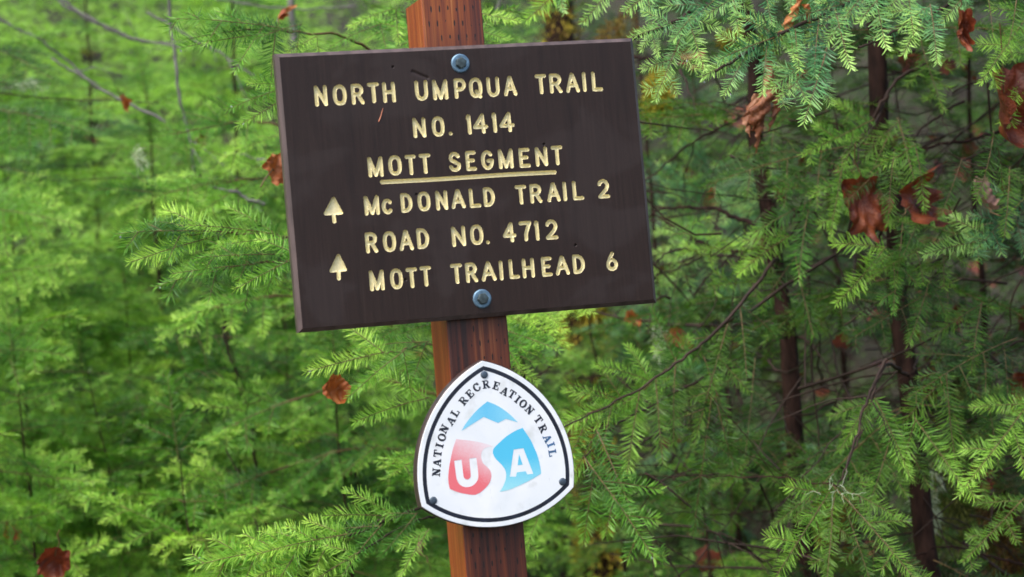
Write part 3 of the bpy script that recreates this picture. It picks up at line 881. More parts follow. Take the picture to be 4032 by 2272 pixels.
def make_branch(rng, L, nl=.020, nw=.0021, sp=.0038, side_sp=.038, droop=.25, seg2=True, side_scale=.5, order2=True, tint=(.25, .75), bare=.12, hang=.15):
    tw, fo = [], []
    main = shoot_pts((0, 0, 0), (1, 0, .12), L, rng, droop, 12, .018)
    r = np.linspace(.0006+.0024*L, .0005, len(main))
    tw.append(tube(main, r, 5))
    d = np.diff(main, axis=0); sl = np.linalg.norm(d, axis=1); cum = np.concatenate([[0], np.cumsum(sl)])

    def pt(s):
        k = min(len(d)-1, max(0, np.searchsorted(cum, s)-1)); return main[k]+d[k]*(s-cum[k])/sl[k], d[k]/sl[k]
    i0 = int(len(main)*bare)
    t0 = rng.uniform(-.12, .12)+tint[0]
    fo.append(needles(main[i0:], nl, nw, sp, 62, rng, t0, tint[1], seg2))
    s = L*(bare+.03); sgn = rng.choice([-1, 1])
    while s < L*.95:
        p, T = pt(s); rem = L-s
        ln = min(.34, rem*side_scale*rng.uniform(.65, 1.15)+.02)
        ang = rad(rng.uniform(46, 64))
        B = np.cross([0, 0, 1], T); B /= np.linalg.norm(B)
        dr = math.cos(ang)*T+math.sin(ang)*sgn*B+np.array([0, 0, rng.normal(-.04, .14)-hang])
        S_ = shoot_pts(p, dr, ln, rng, .18+hang, 6, .03)
        tw.append(tube(S_, np.linspace(.0009, .0005, 6), 4))
        t1 = t0+rng.uniform(-.08, .12)
        fo.append(needles(S_, nl*rng.uniform(.85, 1.05), nw, sp, 64, rng, t1, tint[1]+rng.uniform(-.1, .25), seg2))
        if order2 and ln > .09:
            q = .03; sg2 = sgn
            while q < ln*.8:
                k = min(4, int(q/ln*5)); p2 = S_[k]+(S_[k+1]-S_[k])*(q/ln*5-k); T2 = S_[k+1]-S_[k]; T2 /= np.linalg.norm(T2)
                B2 = np.cross([0, 0, 1], T2); B2 /= np.linalg.norm(B2)+1e-9
                l2 = (ln-q)*.5*rng.uniform(.6, 1.1)+.012
                S2 = shoot_pts(p2, .62*T2+.78*sg2*B2+np.array([0, 0, rng.normal(-.03, .1)]), l2, rng, .1, 4, .03)
                tw.append(tube(S2, [.0007, .0006, .0005, .0004], 3))
                fo.append(needles(S2, nl*.85, nw, sp, 62, rng, t1+.05, tint[1]+rng.uniform(-.05, .25), seg2))
                q += rng.uniform(.026, .042); sg2 *= -1
        s += side_sp*rng.uniform(.55, 1.2); sgn *= -1
    Vt, Ft = join(tw); Vf, Ff = join([(v, f) for v, f, _ in fo]); tt = np.concatenate([t for _, _, t in fo])
    return (Vt, Ft), (Vf, Ff, tt)


KINDS = {}


def library(tag, n, fmat, **kw):
    out = []
    for q in range(n):
        rng = np.random.default_rng(abs(hash((len(KINDS), q))) % 100000 if False else 1000*len(KINDS)+q)
        (Vt, Ft), (Vf, Ff, tt) = make_branch(rng, **kw)
        out.append((mesh('branch', Vt, Ft, [M_twig], smooth=True), mesh('foliage', Vf, Ff, [fmat], attr=tt), kw['L']))
    KINDS[tag] = out


C3 = dict(nl=.0262, nw=.00145, sp=.0026)

library('long', 4, M_fir, L=.72, side_sp=.050, side_scale=.46, **C3)
library('long_y', 4, M_firy, L=.68, side_sp=.046, side_scale=.46, tint=(.25, .8), **C3)
library('long_d', 4, M_fird, L=.72, side_sp=.050, side_scale=.46, hang=.3, **C3)
library('mid', 4, M_fir, L=.42, side_sp=.042, side_scale=.5, tint=(.4, .85), **C3)
library('mid_y', 4, M_firy, L=.40, side_sp=.040, side_scale=.5, tint=(.3, .85), **C3)
library('mid_b', 3, M_firb, L=.36, side_sp=.048, side_scale=.42, order2=False, tint=(.2, .9), hang=.05, **C3)
library('small', 4, M_fir, L=.22, side_sp=.038, side_scale=.5, order2=False, tint=(.4, .85), **C3)
library('small_y', 3, M_firy, L=.22, side_sp=.036, side_scale=.5, order2=False, **C3)
library('small_b', 3, M_firb, L=.22, side_sp=.046, side_scale=.45, order2=False, tint=(.25, 1.), hang=.0, bare=.02, droop=.15, **C3)
library('comb', 4, M_fir, L=.15, side_sp=9, order2=False, bare=0, tint=(.5, .95), **C3)
library('comb_y', 3, M_firy, L=.15, side_sp=9, order2=False, bare=0, tint=(.3, .85), **C3)
library('comb_b', 4, M_firb, L=.13, side_sp=9, order2=False, bare=0, tint=(.3, 1.05), droop=.2, nl=.0235, nw=.0019, sp=.0031)
library('comb_d', 3, M_fird, L=.15, side_sp=9, order2=False, bare=0, tint=(.3, .85), **C3)
library('hang', 4, M_fir, L=.26, side_sp=.075, side_scale=.35, order2=False, tint=(.5, .95), hang=.05, droop=.1, bare=.04, **C3)
library('mid_d', 3, M_fird, L=.42, side_sp=.046, side_scale=.5, **C3)
library('small_d', 3, M_fird, L=.22, side_sp=.042, side_scale=.5, order2=False, **C3)
library('hang_d', 3, M_fird, L=.26, side_sp=.075, side_scale=.35, order2=False, tint=(.5, 1.), hang=.05, droop=.1, bare=.04, **C3)
FIT = {'g': (('comb', .15), ('hang', .26), ('mid', .42), ('long', .72)), 'y': (('comb_y', .15), ('small_y', .22), ('mid_y', .40), ('long_y', .68)),
       'b': (('comb_b', .13), ('small_b', .22), ('mid_b', .36)), 'd': (('comb_d', .15), ('hang_d', .26), ('mid_d', .42), ('long_d', .72))}


def frame(p, d, nrm, sc):
    d = np.array(d, float); d /= np.linalg.norm(d)
    nn = np.array(nrm, float); nn -= d*(nn@d); nn /= np.linalg.norm(nn)+1e-9
    y = np.cross(nn, d)
    return Matrix([[d[0]*sc, y[0]*sc, nn[0]*sc, p[0]], [d[1]*sc, y[1]*sc, nn[1]*sc, p[1]], [d[2]*sc, y[2]*sc, nn[2]*sc, p[2]], [0, 0, 0, 1]])


def put_branch(root, p, d, nrm, length, kind, rng):
    tw, fo, L = KINDS[kind][rng.integers(len(KINDS[kind]))]
    M = frame(p, d, nrm, length/L)
    b_ = obj('branch', tw, parent=root)
    b_.matrix_parent_inverse = Matrix.Translation(-root.location)
    b_.matrix_basis = M
    f_ = obj('foliage', fo, parent=b_)
    return b_


def trunk_obj(root, P, r, mat=None, name='trunk', k=9):
    V, Fq = tube(np.array(P)-np.array(root.location), r, k)
    return obj(name, mesh(name, V, Fq, [mat or M_bark], smooth=True), parent=root)


def fir(path, r0, label, seed, kinds=('long', 'mid', 'small'), top_taper=True, zmin=.35, dens=1., maxl=.75, cat='fir tree', group=None, elev=(35, -12), avoid=True, name='fir_sapling', spread=.42):
    """path: trunk points from the ground up"""
    rng = np.random.default_rng(seed)
    P = np.array(path, float); base = P[0].copy()
    P[0, 2] = hill(P[0, 0], P[0, 1])-.15
    root = obj(name, None, loc=(float(base[0]), float(base[1]), float(hill(base[0], base[1]))), label=label, cat=cat, group=group)
    d = np.diff(P, axis=0); sl = np.linalg.norm(d, axis=1); cum = np.concatenate([[0], np.cumsum(sl)]); tot = cum[-1]
    n = 24; s = np.linspace(0, tot, n)
    pts = np.stack([np.interp(s, cum, P[:, c]) for c in range(3)], -1)
    pts[1:-1] += rng.normal(0, r0*.30, (n-2, 3))*[1, 1, 0]
    rr_ = r0*(1-(.92 if top_taper else .45)*s/tot)
    trunk_obj(root, pts, rr_)
    q = zmin+.15
    while q < tot-.03:
        p = np.array([np.interp(q, s, pts[:, c]) for c in range(3)])
        rel = q/tot
        nb = rng.integers(2, 5)
        a0 = rng.uniform(0, 2*math.pi)
        for w in range(nb):
            a_ = a0+w*2*math.pi/nb+rng.normal(0, .35)
            e = rad(elev[1]+(elev[0]-elev[1])*rel**1.5+rng.normal(0, 8))
            ln = min(maxl, spread*(tot-q)*rng.uniform(.65, 1.15)+.09)
            dv = np.array([math.cos(a_)*math.cos(e), math.sin(a_)*math.cos(e), math.sin(e)])
            if avoid:                         # keep clear of the signpost and the trail before it
                tip = p+dv*ln
                if ((tip-CAM)@FW) < 3.5: 
                    ln *= .5; tip = p+dv*ln
                    if ((tip-CAM)@FW) < 3.45: continue
            kd = kinds[0] if ln > .58 else kinds[1] if ln > .3 else kinds[2]
            nrm = np.array([rng.normal(0, .3), rng.normal(-.25, .3), 1.])
            put_branch(root, p, dv, nrm, ln, kd, rng)
        q += rng.uniform(.07, .13)/dens
    # leader
    if top_taper: put_branch(root, pts[-1]-[0, 0, .1], pts[-1]-pts[-3]+[0, 0, .01], (0, -1, .1), .2, kinds[2], rng)
    return root, pts


def span(pa, pb, D, D2=None, foot=None, up=0.):
    """trunk path through two photograph points at depth D (D2), carried down to the ground and up by `up` metres"""
    A, B = at(*pa, D), at(*pb, D2 or D)        # A lower, B upper
    dv = (B-A)/max(.3, (B-A)[2])
    g = hill(A[0], A[1])
    ft = A-dv*.35*(A[2]-g); ft[2] = g
    out = [ft, A, B]
    if up: out.append(B+np.array([dv[0]*up*.6, dv[1]*up*.6, up]))
    return out


def placed(root, lst, seed, shade=0., back=0.):
    """shoots that the photograph shows one by one: (p0, p1, D0, D1, colour family, how far its flat side faces the trail)"""
    rng = np.random.default_rng(seed)
    for (p0, p1, D0, D1, fam, face) in lst:
        if fam == 'g' and rng.random() < shade: fam = 'd'
        a_, b2 = at(*p0, D0+back), at(*p1, D1+back)
        dv = b2-a_; ln = np.linalg.norm(dv)*1.04
        kind = min(FIT[fam], key=lambda k: abs(math.log(ln/k[1])))[0]
        nrm = face*(-FW)+(1-face)*np.array([0, 0, 1.])+rng.normal(0, .12, 3)
        put_branch(root, a_, dv, nrm, ln, kind, rng)


def limb(root, trunk, pts, D, r, seed, mat=None):
    """a woody limb from the trunk through photograph points"""
    rng = np.random.default_rng(seed)
    K = [at(*p, d) for p, d in zip(pts, np.linspace(D[0], D[1], len(pts)))]
    if trunk is not None:
        k = np.argmin(np.abs(trunk[:, 2]-(K[0][2]-.15*np.linalg.norm(trunk[:, :2]-K[0][:2], axis=1)))); K = [trunk[k]]+K
    K = np.array(K); s = np.linspace(0, len(K)-1, 7*len(K))
    P = np.stack([np.interp(s, range(len(K)), K[:, c]) for c in range(3)], -1)
    for _ in range(6): P[1:-1] = (P[:-2]+P[1:-1]*2+P[2:])/4
    P[1:-1] += rng.normal(0, .0015, (len(P)-2, 3))
    V, Fq = tube(P-np.array(root.location), np.linspace(r, r*.35, len(P)), 6)
    obj('limb', mesh('limb', V, Fq, [mat or M_barkb], smooth=True), parent=root)


# ---- firs on the right
r1, t1 = fir(span((2010, 1110), (1905, 330), 4.7, up=1.3), .025, 'slim dark fir right of the sign board with a torn brown leaf over its top', 11,
             kinds=('long_d', 'mid_d', 'small_d'), dens=.3, maxl=.45, elev=(20, -25), top_taper=False)
r2, t2 = fir(span((2330, 1380), (2195, 60), 4.35, up=1.6), .026, 'dark fir trunk nearest the right edge of the picture running from top to bottom', 12,
             kinds=('long_d', 'mid_d', 'small_d'), dens=.32, maxl=.45, elev=(15, -25), top_taper=False)
limb(r1, t1, [(1960, 640), (1820, 818), (1740, 885), (1600, 985), (1417, 1075)], (4.2, 3.88), .0044, 1)
limb(r1, t1, [(1900, 880), (1700, 990), (1560, 1060), (1470, 1150)], (4.5, 3.9), .004, 2)
placed(r1, [((1560, 1010), (1405, 1075), 4.05, 3.95, 'g', .7), ((1830, 815), (1745, 1110), 4.15, 4.1, 'g', .8), ((1780, 850), (1650, 860), 4.15, 4.1, 'g', .7),
            ((1740, 885), (1640, 1000), 4.1, 4.1, 'g', .8), ((1760, 870), (1830, 1060), 4.15, 4.1, 'g', .8), ((1700, 910), (1640, 780), 4.1, 4.1, 'g', .7),
            ((1700, 900), (1690, 1110), 4.1, 4.05, 'g', .8), ((1650, 950), (1660, 1160), 4.05, 4.0, 'g', .8), ((1610, 980), (1580, 1190), 4.05, 4.0, 'g', .8), ((1640, 960), (1500, 920), 4.05, 4.0, 'g', .7),
            ((1540, 1020), (1500, 1180), 4.0, 3.95, 'g', .8), ((1570, 1010), (1430, 960), 4.0, 3.95, 'g', .7),
            ((1480, 1050), (1400, 1230), 4.0, 3.95, 'g', .8), ((1500, 1080), (1590, 1280), 3.95, 3.85, 'g', .85), ((1470, 1150), (1640, 1400), 3.9, 3.8, 'y', .85),
            ((1790, 1000), (1740, 1330), 4.1, 4.1, 'g', .8), ((1800, 1000), (1850, 1200), 4.1, 4.1, 'g', .8), ((1900, 900), (1870, 1150), 4.3, 4.2, 'g', .8), ((1960, 700), (1780, 740), 4.4, 4.2, 'g', .6),
            ((1890, 620), (1700, 640), 4.5, 4.4, 'g', .6), ((1420, 1130), (1330, 1400), 4.2, 4.1, 'g', .7), ((1990, 590), (1860, 690), 4.3, 4.2, 'g', .7), ((2000, 640), (2040, 840), 4.3, 4.2, 'g', .8),
            ((1860, 760), (1880, 940), 4.2, 4.1, 'g', .8), ((1690, 590), (1790, 590), 4.5, 4.4, 'y', .8)], 31, .35)
limb(r2, t2, [(2230, 905), (2190, 1010), (2150, 1130), (2105, 1225)], (4.1, 3.88), .004, 3)
limb(r2, t2, [(2400, 130), (2240, 200), (2200, 330), (2080, 440), (1990, 590)], (4.3, 4.2), .005, 4)
limb(r2, t2, [(2400, 620), (2300, 700), (2120, 820)], (4.3, 4.1), .004, 5)
placed(r2, [((2090, 1215), (2310, 1470), 3.9, 3.75, 'g', .85), ((2095, 1225), (1900, 1480), 3.9, 3.8, 'g', .85), ((2100, 1230), (2075, 1500), 3.9, 3.8, 'g', .85), ((2110, 1230), (2190, 1480), 3.9, 3.8, 'g', .85),
            ((2200, 1340), (2330, 1460), 3.85, 3.8, 'g', .85), ((2060, 1230), (1950, 1320), 3.9, 3.9, 'g', .8), ((2100, 1220), (2260, 1300), 3.9, 3.85, 'g', .8), ((2190, 1010), (2110, 1130), 4.0, 3.95, 'g', .8),
            ((2200, 1000), (2290, 1190), 4.0, 3.95, 'g', .8), ((2300, 1050), (2420, 1220), 4.0, 3.9, 'g', .8), ((2240, 1100), (2180, 1290), 4.0, 3.95, 'g', .8),
            ((2420, 700), (2150, 840), 4.2, 4.0, 'd', .6), ((2500, 560), (2200, 680), 4.2, 4.0, 'g', .6), ((2240, 330), (2140, 540), 4.2, 4.1, 'g', .8), ((2200, 300), (2010, 400), 4.2, 4.1, 'g', .8),
            ((2120, 400), (2090, 600), 4.2, 4.1, 'g', .8), ((2060, 470), (1930, 500), 4.25, 4.1, 'g', .75), ((2040, 500), (2010, 700), 4.2, 4.1, 'g', .8), ((2260, 300), (2300, 480), 4.2, 4.1, 'g', .8),
            ((2560, 850), (2300, 980), 4.1, 3.9, 'd', .6), ((2600, 1000), (2420, 1260), 4.0, 3.9, 'g', .7), ((2576, 500), (2440, 640), 4.1, 4.0, 'b', .8), ((2500, 600), (2330, 640), 4.05, 4.0, 'b', .7),
            ((2270, 560), (2250, 790), 4.1, 4.0, 'g', .8), ((2380, 940), (2400, 1180), 4.05, 4.0, 'g', .8), ((2580, 1250), (2420, 1420), 3.9, 3.8, 'g', .7), ((2340, 700), (2290, 860), 4.05, 4.0, 'd', .8),
            ((2230, 620), (2110, 760), 4.1, 4.0, 'g', .8), ((2470, 760), (2440, 930), 4.1, 4.0, 'd', .8), ((2540, 420), (2530, 590), 4.1, 4.0, 'd', .8), ((2250, 380), (2230, 560), 4.0, 3.95, 'g', .8), ((2300, 360), (2330, 520), 4.0, 3.95, 'g', .8), ((2210, 430), (2120, 520), 4.0, 3.95, 'g', .8), ((2330, 520), (2270, 640), 4.0, 3.95, 'd', .8), ((2500, 330), (2460, 500), 3.9, 3.8, 'd', .8), ((2420, 400), (2370, 540), 3.95, 3.9, 'g', .8)], 32, .5)
# tall fir out of frame at the upper right whose boughs reach in
r3, t3 = fir([(2.05, 1.55, 0), (2.0, 1.5, 2.2), (2.02, 1.5, 6.2)], .06, 'blue green fir whose boughs hang into the top right corner above the dead leaves', 13,
             kinds=('long_d', 'long_d', 'long_d'), dens=.85, maxl=1.6, zmin=2.5, top_taper=False, elev=(10, -4), avoid=False, name='fir_tree')  # dense unseen crown added above the frame to shade the right side
limb(r3, t3, [(2700, -260), (2300, -200), (2000, -90), (1830, -20), (1700, 55), (1592, 98)], (4.0, 3.6), .008, 6)
limb(r3, t3, [(2700, -220), (2400, -120), (2250, -50), (2110, 20), (1950, 90), (1800, 180)], (4.0, 3.6), .007, 7)
limb(r3, t3, [(2750, -180), (2560, -80), (2440, -20), (2300, 60), (2160, 120)], (4.0, 3.7), .006, 8)
placed(r3, [((1690, 60), (1592, 100), 3.66, 3.6, 'b', .85), ((1640, 85), (1660, 140), 3.65, 3.6, 'b', .85),
            ((1765, 10), (1700, 105), 3.7, 3.62, 'b', .85), ((1730, 40), (1770, 170), 3.68, 3.62, 'b', .9), ((1725, 60), (1650, 250), 3.67, 3.6, 'b', .9), ((1820, -20), (1740, 50), 3.7, 3.65, 'b', .85), ((1840, -20), (1860, 90), 3.7, 3.65, 'b', .85),
            ((1900, -40), (1790, 40), 3.72, 3.66, 'b', .8), ((1920, -50), (1940, 60), 3.72, 3.66, 'b', .85),
            ((1980, 75), (1880, 110), 3.7, 3.64, 'b', .85), ((1890, 125), (1770, 200), 3.65, 3.6, 'b', .85), ((1880, 130), (1835, 235), 3.65, 3.58, 'b', .9), ((1930, 105), (1925, 235), 3.67, 3.6, 'b', .9),
            ((1960, 90), (1810, 150), 3.68, 3.6, 'b', .85), ((2000, 70), (2010, 175), 3.7, 3.62, 'b', .9), ((1990, 100), (2000, 150), 3.7, 3.62, 'b', .9),
            ((2060, 50), (2050, 190), 3.72, 3.65, 'b', .9), ((2080, 120), (2040, 300), 3.68, 3.6, 'b', .9), ((2080, 130), (1950, 260), 3.7, 3.6, 'b', .9), ((2120, 10), (2000, 50), 3.75, 3.7, 'b', .8),
            ((2100, 20), (2140, 170), 3.74, 3.68, 'b', .85), ((2160, 0), (2080, 110), 3.76, 3.7, 'b', .85), ((2200, -30), (2230, 120), 3.78, 3.7, 'b', .85), ((2240, -40), (2170, 60), 3.78, 3.7, 'b', .85),
            ((2300, 50), (2200, 100), 3.8, 3.72, 'b', .85), ((2340, 10), (2365, 155), 3.75, 3.68, 'b', .9), ((2330, 20), (2280, 140), 3.78, 3.7, 'b', .85), ((2280, -30), (2310, 80), 3.8, 3.72, 'b', .85),
            ((2440, -30), (2380, 60), 3.82, 3.75, 'b', .85), ((2480, -40), (2500, 90), 3.82, 3.75, 'd', .85), ((2420, -60), (2440, 50), 3.84, 3.8, 'b', .85),
            ((2600, 20), (2450, 200), 3.8, 3.7, 'g', .85), ((2620, 130), (2500, 300), 3.85, 3.75, 'g', .85), ((2560, -40), (2540, 110), 3.8, 3.7, 'd', .85),
            ((2040, -60), (2060, 50), 3.85, 3.8, 'b', .85), ((1980, -60), (2000, 30), 3.85, 3.8, 'b', .85), ((2150, -60), (2130, 40), 3.85, 3.8, 'b', .85),
            ((1560, -60), (1480, 60), 4.0, 3.95, 'b', .8), ((1480, -80), (1330, 50), 4.1, 4.0, 'g', .8), ((1690, -60), (1590, 30), 3.9, 3.8, 'b', .8), ((1620, -60), (1640, 60), 3.95, 3.85, 'b', .85), ((1400, -70), (1420, 30), 4.0, 3.95, 'b', .85)], 33)
# fir hidden behind the post and board, its boughs reaching out on the left
r4, t4 = fir([at(1215, 1440, 4.2)*[1, 1, 0], at(1215, 1440, 4.2), at(1140, 200, 4.2), at(1100, -300, 4.2)], .026, 'yellow green fir behind the sign whose boughs stick out left of the board', 14,
             kinds=('long_y', 'mid_y', 'small_y'), dens=.3, maxl=.36, top_taper=False, elev=(15, -10))
limb(r4, t4, [(1000, 640), (800, 600), (600, 585), (470, 590)], (4.1, 3.7), .004, 9, M_twig)
limb(r4, t4, [(1000, 700), (800, 650), (640, 660), (560, 680)], (4.1, 3.7), .004, 10, M_twig)
limb(r4, t4, [(1000, 260), (850, 220), (740, 215)], (4.1, 3.75), .004, 11, M_twig)
limb(r4, t4, [(1000, 180), (880, 90), (740, 80), (600, 70)], (4.1, 3.8), .004, 12, M_twig)
limb(r4, t4, [(1140, 1240), (1050, 1280), (900, 1340), (750, 1400)], (4.0, 3.65), .004, 13)
limb(r4, t4, [(1140, 1290), (1040, 1310), (900, 1390), (820, 1440)], (4.0, 3.6), .003, 14)
limb(r4, t4, [(1140, 860), (1060, 870), (960, 890)], (4.0, 3.75), .003, 15, M_twig)
placed(r4, [((740, 78), (440, 42), 3.82, 3.75, 'y', .6), ((700, 80), (470, 125), 3.82, 3.75, 'y', .7), ((620, 75), (450, 100), 3.8, 3.75, 'g', .7), ((760, 60), (640, 95), 3.8, 3.75, 'y', .7), ((800, 90), (690, 150), 3.85, 3.8, 'y', .7),
            ((740, 215), (580, 265), 3.78, 3.7, 'y', .7), ((760, 225), (610, 310), 3.78, 3.7, 'g', .75), ((730, 215), (630, 215), 3.78, 3.7, 'y', .75),
            ((600, 585), (300, 590), 3.75, 3.65, 'y', .55), ((700, 590), (480, 570), 3.78, 3.7, 'g', .6), ((560, 590), (340, 650), 3.75, 3.65, 'y', .65), ((720, 600), (560, 620), 3.75, 3.7, 'y', .65),
            ((680, 655), (400, 720), 3.73, 3.65, 'y', .65), ((740, 640), (500, 650), 3.75, 3.65, 'y', .65), ((640, 665), (440, 690), 3.7, 3.65, 'g', .7), ((760, 640), (600, 720), 3.7, 3.65, 'y', .7),
            ((1080, 860), (900, 870), 3.85, 3.8, 'y', .7), ((970, 885), (780, 930), 3.75, 3.7, 'y', .75), ((1020, 880), (880, 990), 3.75, 3.7, 'y', .75), ((1080, 1000), (900, 1060), 3.9, 3.8, 'g', .7),
            ((1000, 1300), (820, 1300), 3.8, 3.7, 'g', .7), ((900, 1340), (640, 1380), 3.7, 3.62, 'y', .65), ((960, 1320), (860, 1450), 3.7, 3.62, 'g', .8), ((1050, 1290), (960, 1400), 3.75, 3.7, 'g', .8),
            ((840, 1370), (500, 1400), 3.68, 3.6, 'y', .6), ((760, 1400), (600, 1470), 3.66, 3.6, 'y', .7), ((1080, 1330), (1010, 1450), 3.7, 3.65, 'g', .8), ((900, 1390), (760, 1480), 3.65, 3.6, 'g', .75),
            ((960, 60), (830, 120), 4.0, 3.95, 'y', .6), ((1000, 20), (880, 60), 4.0, 3.95, 'y', .6), ((1180, 30), (1300, 50), 4.0, 3.95, 'y', .6), ((1180, 70), (1280, 100), 4.0, 3.95, 'g', .6),
            ((1240, 820), (1400, 880), 4.1, 4.0, 'g', .6), ((1240, 900), (1350, 960), 4.1, 4.0, 'g', .6)], 34)

# ---- firs on the left
LEFT = [
 ((325, 1450), (205, 860), 5.3, .0, .009, 'thin fir sapling with its tip at middle height in the lower left of the picture', ('mid', 'mid', 'small')),
 ((640, 1100), (540, 700), 5.4, .3, .010, 'leaning young fir with a bare dark stem left of and below the sign', ('mid_y', 'mid', 'small_y')),
 ((355, 1200), (320, 800), 6.0, .2, .010, 'upright young fir behind the thin sapling at the lower left', ('mid_y', 'mid_y', 'small_y')),
 ((90, 1400), (40, 950), 5.0, .1, .010, 'bright young fir in the bottom left corner over the dark dead leaf', ('mid', 'mid', 'small')),
 ((485, 1420), (440, 1050), 4.7, .0, .009, 'short bright fir at the bottom edge between two thin stems', ('mid_y', 'mid_y', 'small_y')),
 ((880, 1450), (850, 1020), 5.1, .2, .010, 'young fir just left of the post below the orange leaf', ('mid_y', 'mid', 'small_y')),
 ((880, 980), (870, 780), 6.6, .6, .020, 'older dark stemmed fir seen under the left corner of the board', ('long', 'mid', 'small')),
 ((60, 900), (20, 500), 5.9, .2, .014, 'young fir at the left edge at mid height below the dark fern', ('long_y', 'mid_y', 'small_y')),
 ((420, 900), (380, 420), 6.5, .3, .016, 'light green fir left of the board beside the pale dead stick', ('long_y', 'mid', 'small_y')),
 ((620, 1000), (600, 380), 7.0, .8, .020, 'green fir close behind the left edge of the board', ('long', 'mid', 'small')),
 ((250, 800), (230, 250), 7.2, .5, .018, 'tall green fir in the upper left crossed by grey dead branches', ('long_y', 'mid', 'small_y')),
 ((-120, 1100), (-150, 300), 5.6, .6, .018, 'fir half out of the picture at its left edge', ('long_y', 'mid', 'small')),
 ((760, 1300), (720, 900), 5.9, .3, .012, 'young fir below the left corner of the board beside the leaning one', ('mid', 'mid', 'small')),
 ((180, 1300), (150, 1000), 6.0, .2, .012, 'yellowish young fir between the bottom left corner and the thin sapling', ('mid_y', 'mid_y', 'small_y')),
]
for q, (pa, pb, D, up, r, lab, kk) in enumerate(LEFT):
    fir(span(pa, pb, D, up=up), r, lab, 50+q, kinds=kk, dens=1.0, maxl=.8, group='young firs left of the sign', zmin=.25, spread=.65, elev=(22, -24))
r5, t5 = fir([at(-330, 1500, 4.8)*[1, 1, 0], at(-330, 1500, 4.8), at(-380, 200, 4.8), at(-400, -500, 4.8)], .03, 'fir out of frame on the left whose long boughs sweep across the left side', 15,
             kinds=('long_y', 'mid', 'small_y'), dens=.4, maxl=.5, top_taper=False, elev=(15, -15))
placed(r5, [((-60, 270), (260, 330), 4.8, 4.6, 'g', .6), ((-100, 520), (180, 560), 4.7, 4.5, 'y', .6), ((-60, 700), (200, 660), 4.6, 4.5, 'y', .55), ((-60, 880), (170, 900), 4.5, 4.4, 'y', .6),
            ((-80, 1040), (180, 1010), 4.5, 4.4, 'g', .6), ((-60, 1180), (230, 1210), 4.5, 4.3, 'y', .6), ((-80, 1330), (150, 1300), 4.4, 4.3, 'y', .6), ((40, 1480), (260, 1370), 4.4, 4.3, 'y', .6),
            ((-40, 120), (170, 190), 5.0, 4.8, 'g', .5), ((-60, 420), (150, 440), 5.0, 4.8, 'g', .5)], 35, 0., .55)
r6, t6 = fir([at(1200, 1440, 5.4)*[1, 1, 0], at(1200, 1440, 5.4), at(1130, 200, 5.4), at(1100, -500, 5.4)], .03, 'second fir hidden behind the sign with long boughs reaching to the left', 16,
             kinds=('long', 'mid', 'small'), dens=.3, maxl=.4, top_taper=False, elev=(15, -10))
for q, pl in enumerate([[(1000, 420), (800, 330), (600, 300), (430, 340)], [(1000, 500), (820, 440), (600, 450), (350, 500)], [(1100, 900), (900, 760), (700, 740), (520, 780)],
                        [(1120, 1000), (950, 950), (750, 1000), (560, 1080)], [(1120, 1150), (900, 1120), (700, 1180), (480, 1260)]]):
    limb(r6, t6, pl, (5.2, 4.95), .005, 60+q, M_twig)
placed(r6, [((640, 300), (400, 360), 4.5, 4.35, 'g', .6), ((760, 320), (560, 400), 4.55, 4.4, 'y', .6), ((600, 300), (500, 240), 4.5, 4.4, 'g', .6), ((560, 310), (420, 270), 4.45, 4.4, 'g', .6),
            ((600, 450), (300, 500), 4.5, 4.3, 'y', .6), ((720, 440), (480, 380), 4.5, 4.4, 'g', .6), ((640, 450), (460, 560), 4.5, 4.35, 'y', .65), ((420, 490), (240, 480), 4.4, 4.3, 'g', .6), ((700, 450), (600, 560), 4.5, 4.4, 'g', .7),
            ((700, 740), (460, 800), 4.45, 4.3, 'y', .6), ((820, 750), (640, 860), 4.5, 4.4, 'g', .65), ((640, 745), (500, 700), 4.45, 4.35, 'y', .6), ((760, 745), (600, 690), 4.5, 4.4, 'g', .6), ((560, 770), (400, 850), 4.4, 4.3, 'y', .6),
            ((750, 1000), (520, 1100), 4.4, 4.3, 'y', .6), ((860, 970), (700, 1080), 4.45, 4.35, 'g', .65), ((700, 1020), (560, 960), 4.4, 4.3, 'g', .6), ((900, 960), (760, 900), 4.5, 4.4, 'y', .6), ((640, 1040), (480, 1010), 4.4, 4.3, 'y', .6),
            ((700, 1180), (460, 1280), 4.4, 4.25, 'y', .6), ((840, 1130), (680, 1280), 4.4, 4.3, 'g', .65), ((760, 1150), (580, 1130), 4.4, 4.3, 'g', .6), ((950, 1120), (820, 1240), 4.45, 4.35, 'g', .65), ((600, 1220), (420, 1180), 4.4, 4.3, 'y', .6),
            ((1000, 1100), (900, 1180), 4.5, 4.4, 'g', .6)], 36, 0., .55)
